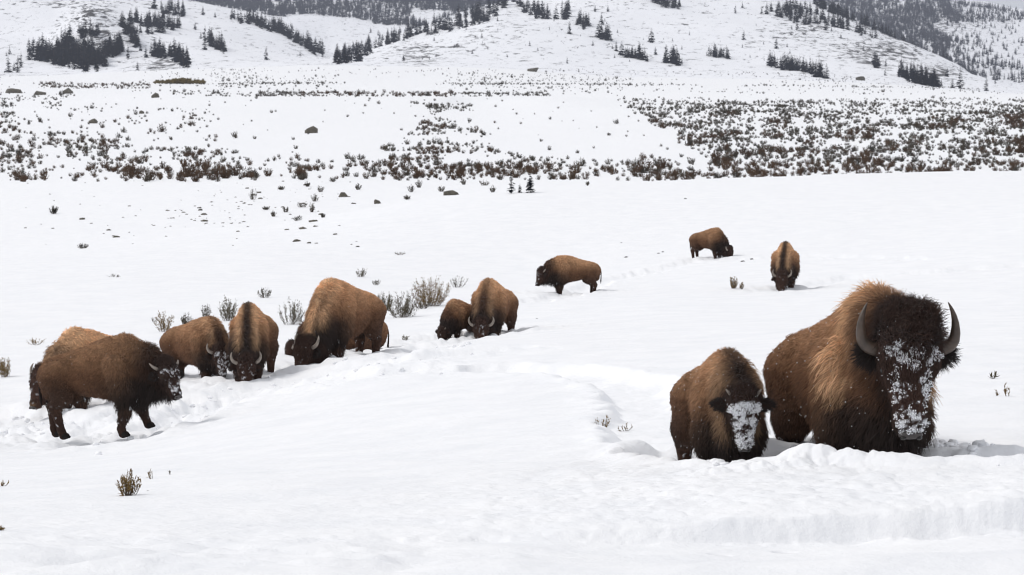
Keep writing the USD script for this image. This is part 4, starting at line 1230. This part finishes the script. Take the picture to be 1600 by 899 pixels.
    for s in (-1, 1):
        m = trimesh.creation.icosphere(2, 1.0)
        nv = m.vertices * np.array([.012, .017, .022]) + np.array([.587, .042 * s, .008])
        part('nostril', (place(o + hs * (nv @ M)), m.faces), eye_mat, t, smooth=True)
    # tail
    tr = np.array([[-1.22, 0, 1.12], [-1.29, .01, 1.05], [-1.31, .02, .92], [-1.30, .02, .78], [-1.29, .02, .64], [-1.29, .02, .52]])
    if tail_up:
        tr = np.array([[-1.28, 0, 1.2], [-1.38, .0, 1.16], [-1.48, .02, 1.02], [-1.53, .03, .9], [-1.56, .03, .82], [-1.56, .03, .7]])
    part('tail', tubes([place(tr)], [np.array([.026, .02, .015, .02, .026, .005]) * S], 7), hide_mat, t, smooth=True, color=np.repeat(bl[None] * 1.3, 42, 0))
    if hooves:
        for i in range(4):
            dx, dz = feet[i]
            x0 = (.365 if i < 2 else -.935) + dx
            y0 = .175 * (1 if i % 2 == 0 else -1)
            hvs = []
            for s in (-1, 1):
                m = trimesh.creation.icosphere(2, 1.0)
                v = m.vertices * [.07, .032, .055] + [0, .035 * s, 0]
                v[:, 2] = np.maximum(v[:, 2], -.04)
                v[:, 0] += .02 * (v[:, 2] < 0)
                hvs.append((place(v + [x0 + .02, y0, .045 + dz]), m.faces))
            part('hoof', merge(hvs), hoof_mat, t, smooth=True)
    # crumbs of snow caught in the coat
    if face_snow > 0:
        nfl = int((2200 if S * F / g[1] > 120 else 160) * face_snow)
        pw = (cover ** 1.5 * fs + .3 * snow + .003 * (V[:, 2] > .6) * (N @ (R.T @ unit(np.array([0, 0, ZC]) - base)) > .1))
        kk = rng.choice(len(V), nfl, p=pw / pw.sum())
        ico = trimesh.creation.icosphere(0, 1.0)
        bits = []
        for j in kk:
            v = ico.vertices * rng.uniform(.6, 1.4, (12, 1)) * rng.uniform(.0015, .0048)
            bits.append((place(v + V[j] + N[j] * (.008 + .45 * fur[j] * rng.random()) + rng.normal(size=3) * .006), ico.faces))
        part('snow_crust', merge(bits), crust_mat, t, kind='stuff')
    return t


RAD = math.radians
GRAZE = dict(poll=(1.02, 0, .66), pitch=72)
HERD = [
    dict(label='big dark bull bison facing the road with tall curved horns and snowy face', key='bull', heading=RAD(-78), S=1.0, sink=.54, bull=1.0, poll=(.96, -.02, 1.53), pitch=78, yaw=-10, cell=.016, nhair=46000, hair_w=.0046,
         cape=1.0, face_snow=.72, horn='bull', seed=11, tone=.95, gold=.45, hump=.08),
    dict(label='bison calf with a white snow-covered face wading beside the big bull', key='calf', heading=RAD(-82), S=.71, sink=.54, young=1.0, poll=(.98, -.02, 1.29), pitch=76, yaw=-8, cell=.02, nhair=24000, hair_w=.0042, face_snow=1.1, horn='calf', stripe=.8, seed=12, tone=.9, gold=.7, width=.80, lean=.92),
    dict(label='dark brown bison walking with all four legs showing at the left', key='walker', heading=RAD(-14), S=.86, sink=.03, tilt=-3.5, poll=(1.0, -.10, 1.13), pitch=54, yaw=-36, cell=.022, nhair=24000, hair_w=.007, face_snow=.75, horn='young', hooves=True, width=.92, lean=.88,
         feet=((.16, .10), (-.14, .0), (-.20, .0), (.10, .0)), seed=13, tone=.8, gold=.4),
    dict(label='light brown bison grazing behind the dark walking one at far left', key='behind_walker', heading=RAD(-126), S=1.0, sink=.36, poll=(.98, 0, .98), pitch=66, cell=.028, nhair=7000, hair_w=.010, face_snow=.3, horn='cow', seed=14, tone=1.3, gold=.8, stripe=-.6),
    dict(label='bison with lowered snowy head, overlapped by the grazing one to its right', key='turned', heading=RAD(-44), S=.85, sink=.36, poll=(.84, -.20, 1.0), pitch=66, yaw=-22, cell=.028, nhair=9000, hair_w=.009, face_snow=.8, horn='cow', seed=15, tone=1.0, stripe=.5),
    dict(label='bison grazing head-on with a dark stripe down its neck, left of the biggest grazer', key='grazer_six', heading=RAD(-95), S=.94, sink=.25, poll=(1.0, .10, .68), pitch=74, yaw=24, width=.78, cell=.026, nhair=10000, hair_w=.009, face_snow=.35, horn='cow', stripe=1.0, seed=16, tone=1.1, gold=.8),
    dict(label='biggest grazing bison in the middle of the left group, pale maned neck', key='big', heading=RAD(-117), S=1.06, sink=.28, bull=.25, poll=(1.06, 0, .60), pitch=66, yaw=-16, cell=.022, nhair=28000, hair_w=.008, face_snow=.2, horn='cow', stripe=-.9, seed=17, tone=1.2, gold=.8),
    dict(label='bison mostly hidden behind the biggest grazing one', key='hidden', heading=RAD(184), S=.83, sink=.56, cell=.03, nhair=5000, hair_w=.010, face_snow=.3, horn='young', seed=18, tone=1.2, gold=.6, **GRAZE),
    dict(label='bison grazing head-on on the slope, dome-like back, calf at its side', key='centre', heading=RAD(-106), S=.93, sink=.42, poll=(.98, .05, .72), pitch=70, yaw=14, width=.92, cell=.03, nhair=9000, hair_w=.010, face_snow=.35, horn='cow', stripe=.5, seed=19, tone=1.2, gold=.8),
    dict(label='small bison calf grazing half behind the middle grazer', key='centre_calf', heading=RAD(-122), S=.60, sink=.36, cell=.03, nhair=4500, hair_w=.010, face_snow=.2, horn='calf', young=1.0, seed=20, tone=1.1, **GRAZE),
    dict(label='bison standing side-on facing left with a black bearded head', key='side', lean=.9, hump=-.10, heading=RAD(192), S=.80, sink=.24, poll=(1.0, .05, 1.06), pitch=66, yaw=12, cell=.032, nhair=7000, hair_w=.013, face_snow=.6, horn='young', seed=21, tone=1.0, gold=.9),
    dict(label='farthest bison, grazing towards the right near the dark clods', key='far_right_grazer', lean=.92, heading=RAD(-40), S=.79, sink=.22, cell=.034, nhair=5000, hair_w=.015, face_snow=.1, horn='cow', seed=22, tone=.95, **GRAZE),
    dict(label='distant bison grazing head-on with two pale lines beside its dark crest', key='far_right_front', heading=RAD(-98), S=.97, sink=.26, poll=(.98, -.08, .74), pitch=72, yaw=-6, cell=.032, nhair=6000, hair_w=.013, face_snow=.1, horn='cow', stripe=1.0, seed=23, tone=1.15, gold=.8),
]
for b in HERD:
    bison(**b)
# ------------------------------------------------------------------ the cold air over the valley
zs = GV[:, :, 2]
hb = trimesh.creation.box(bounds=[[-9400, -9400, float(zs.min()) - 1.0], [9400, 9400, float(max(zs.max(), TABLE.max())) + 40.0]])
haze_mat = usdkit.material(stage, '/World/Looks/haze_air', {'v': ('principled_volume', {'color': (.80, .85, 1.0), 'density': 0.000075, 'anisotropy': 0.2})}, [], volume='v.volume')
tag(part('haze', hb, haze_mat, '/World'), kind='stuff')
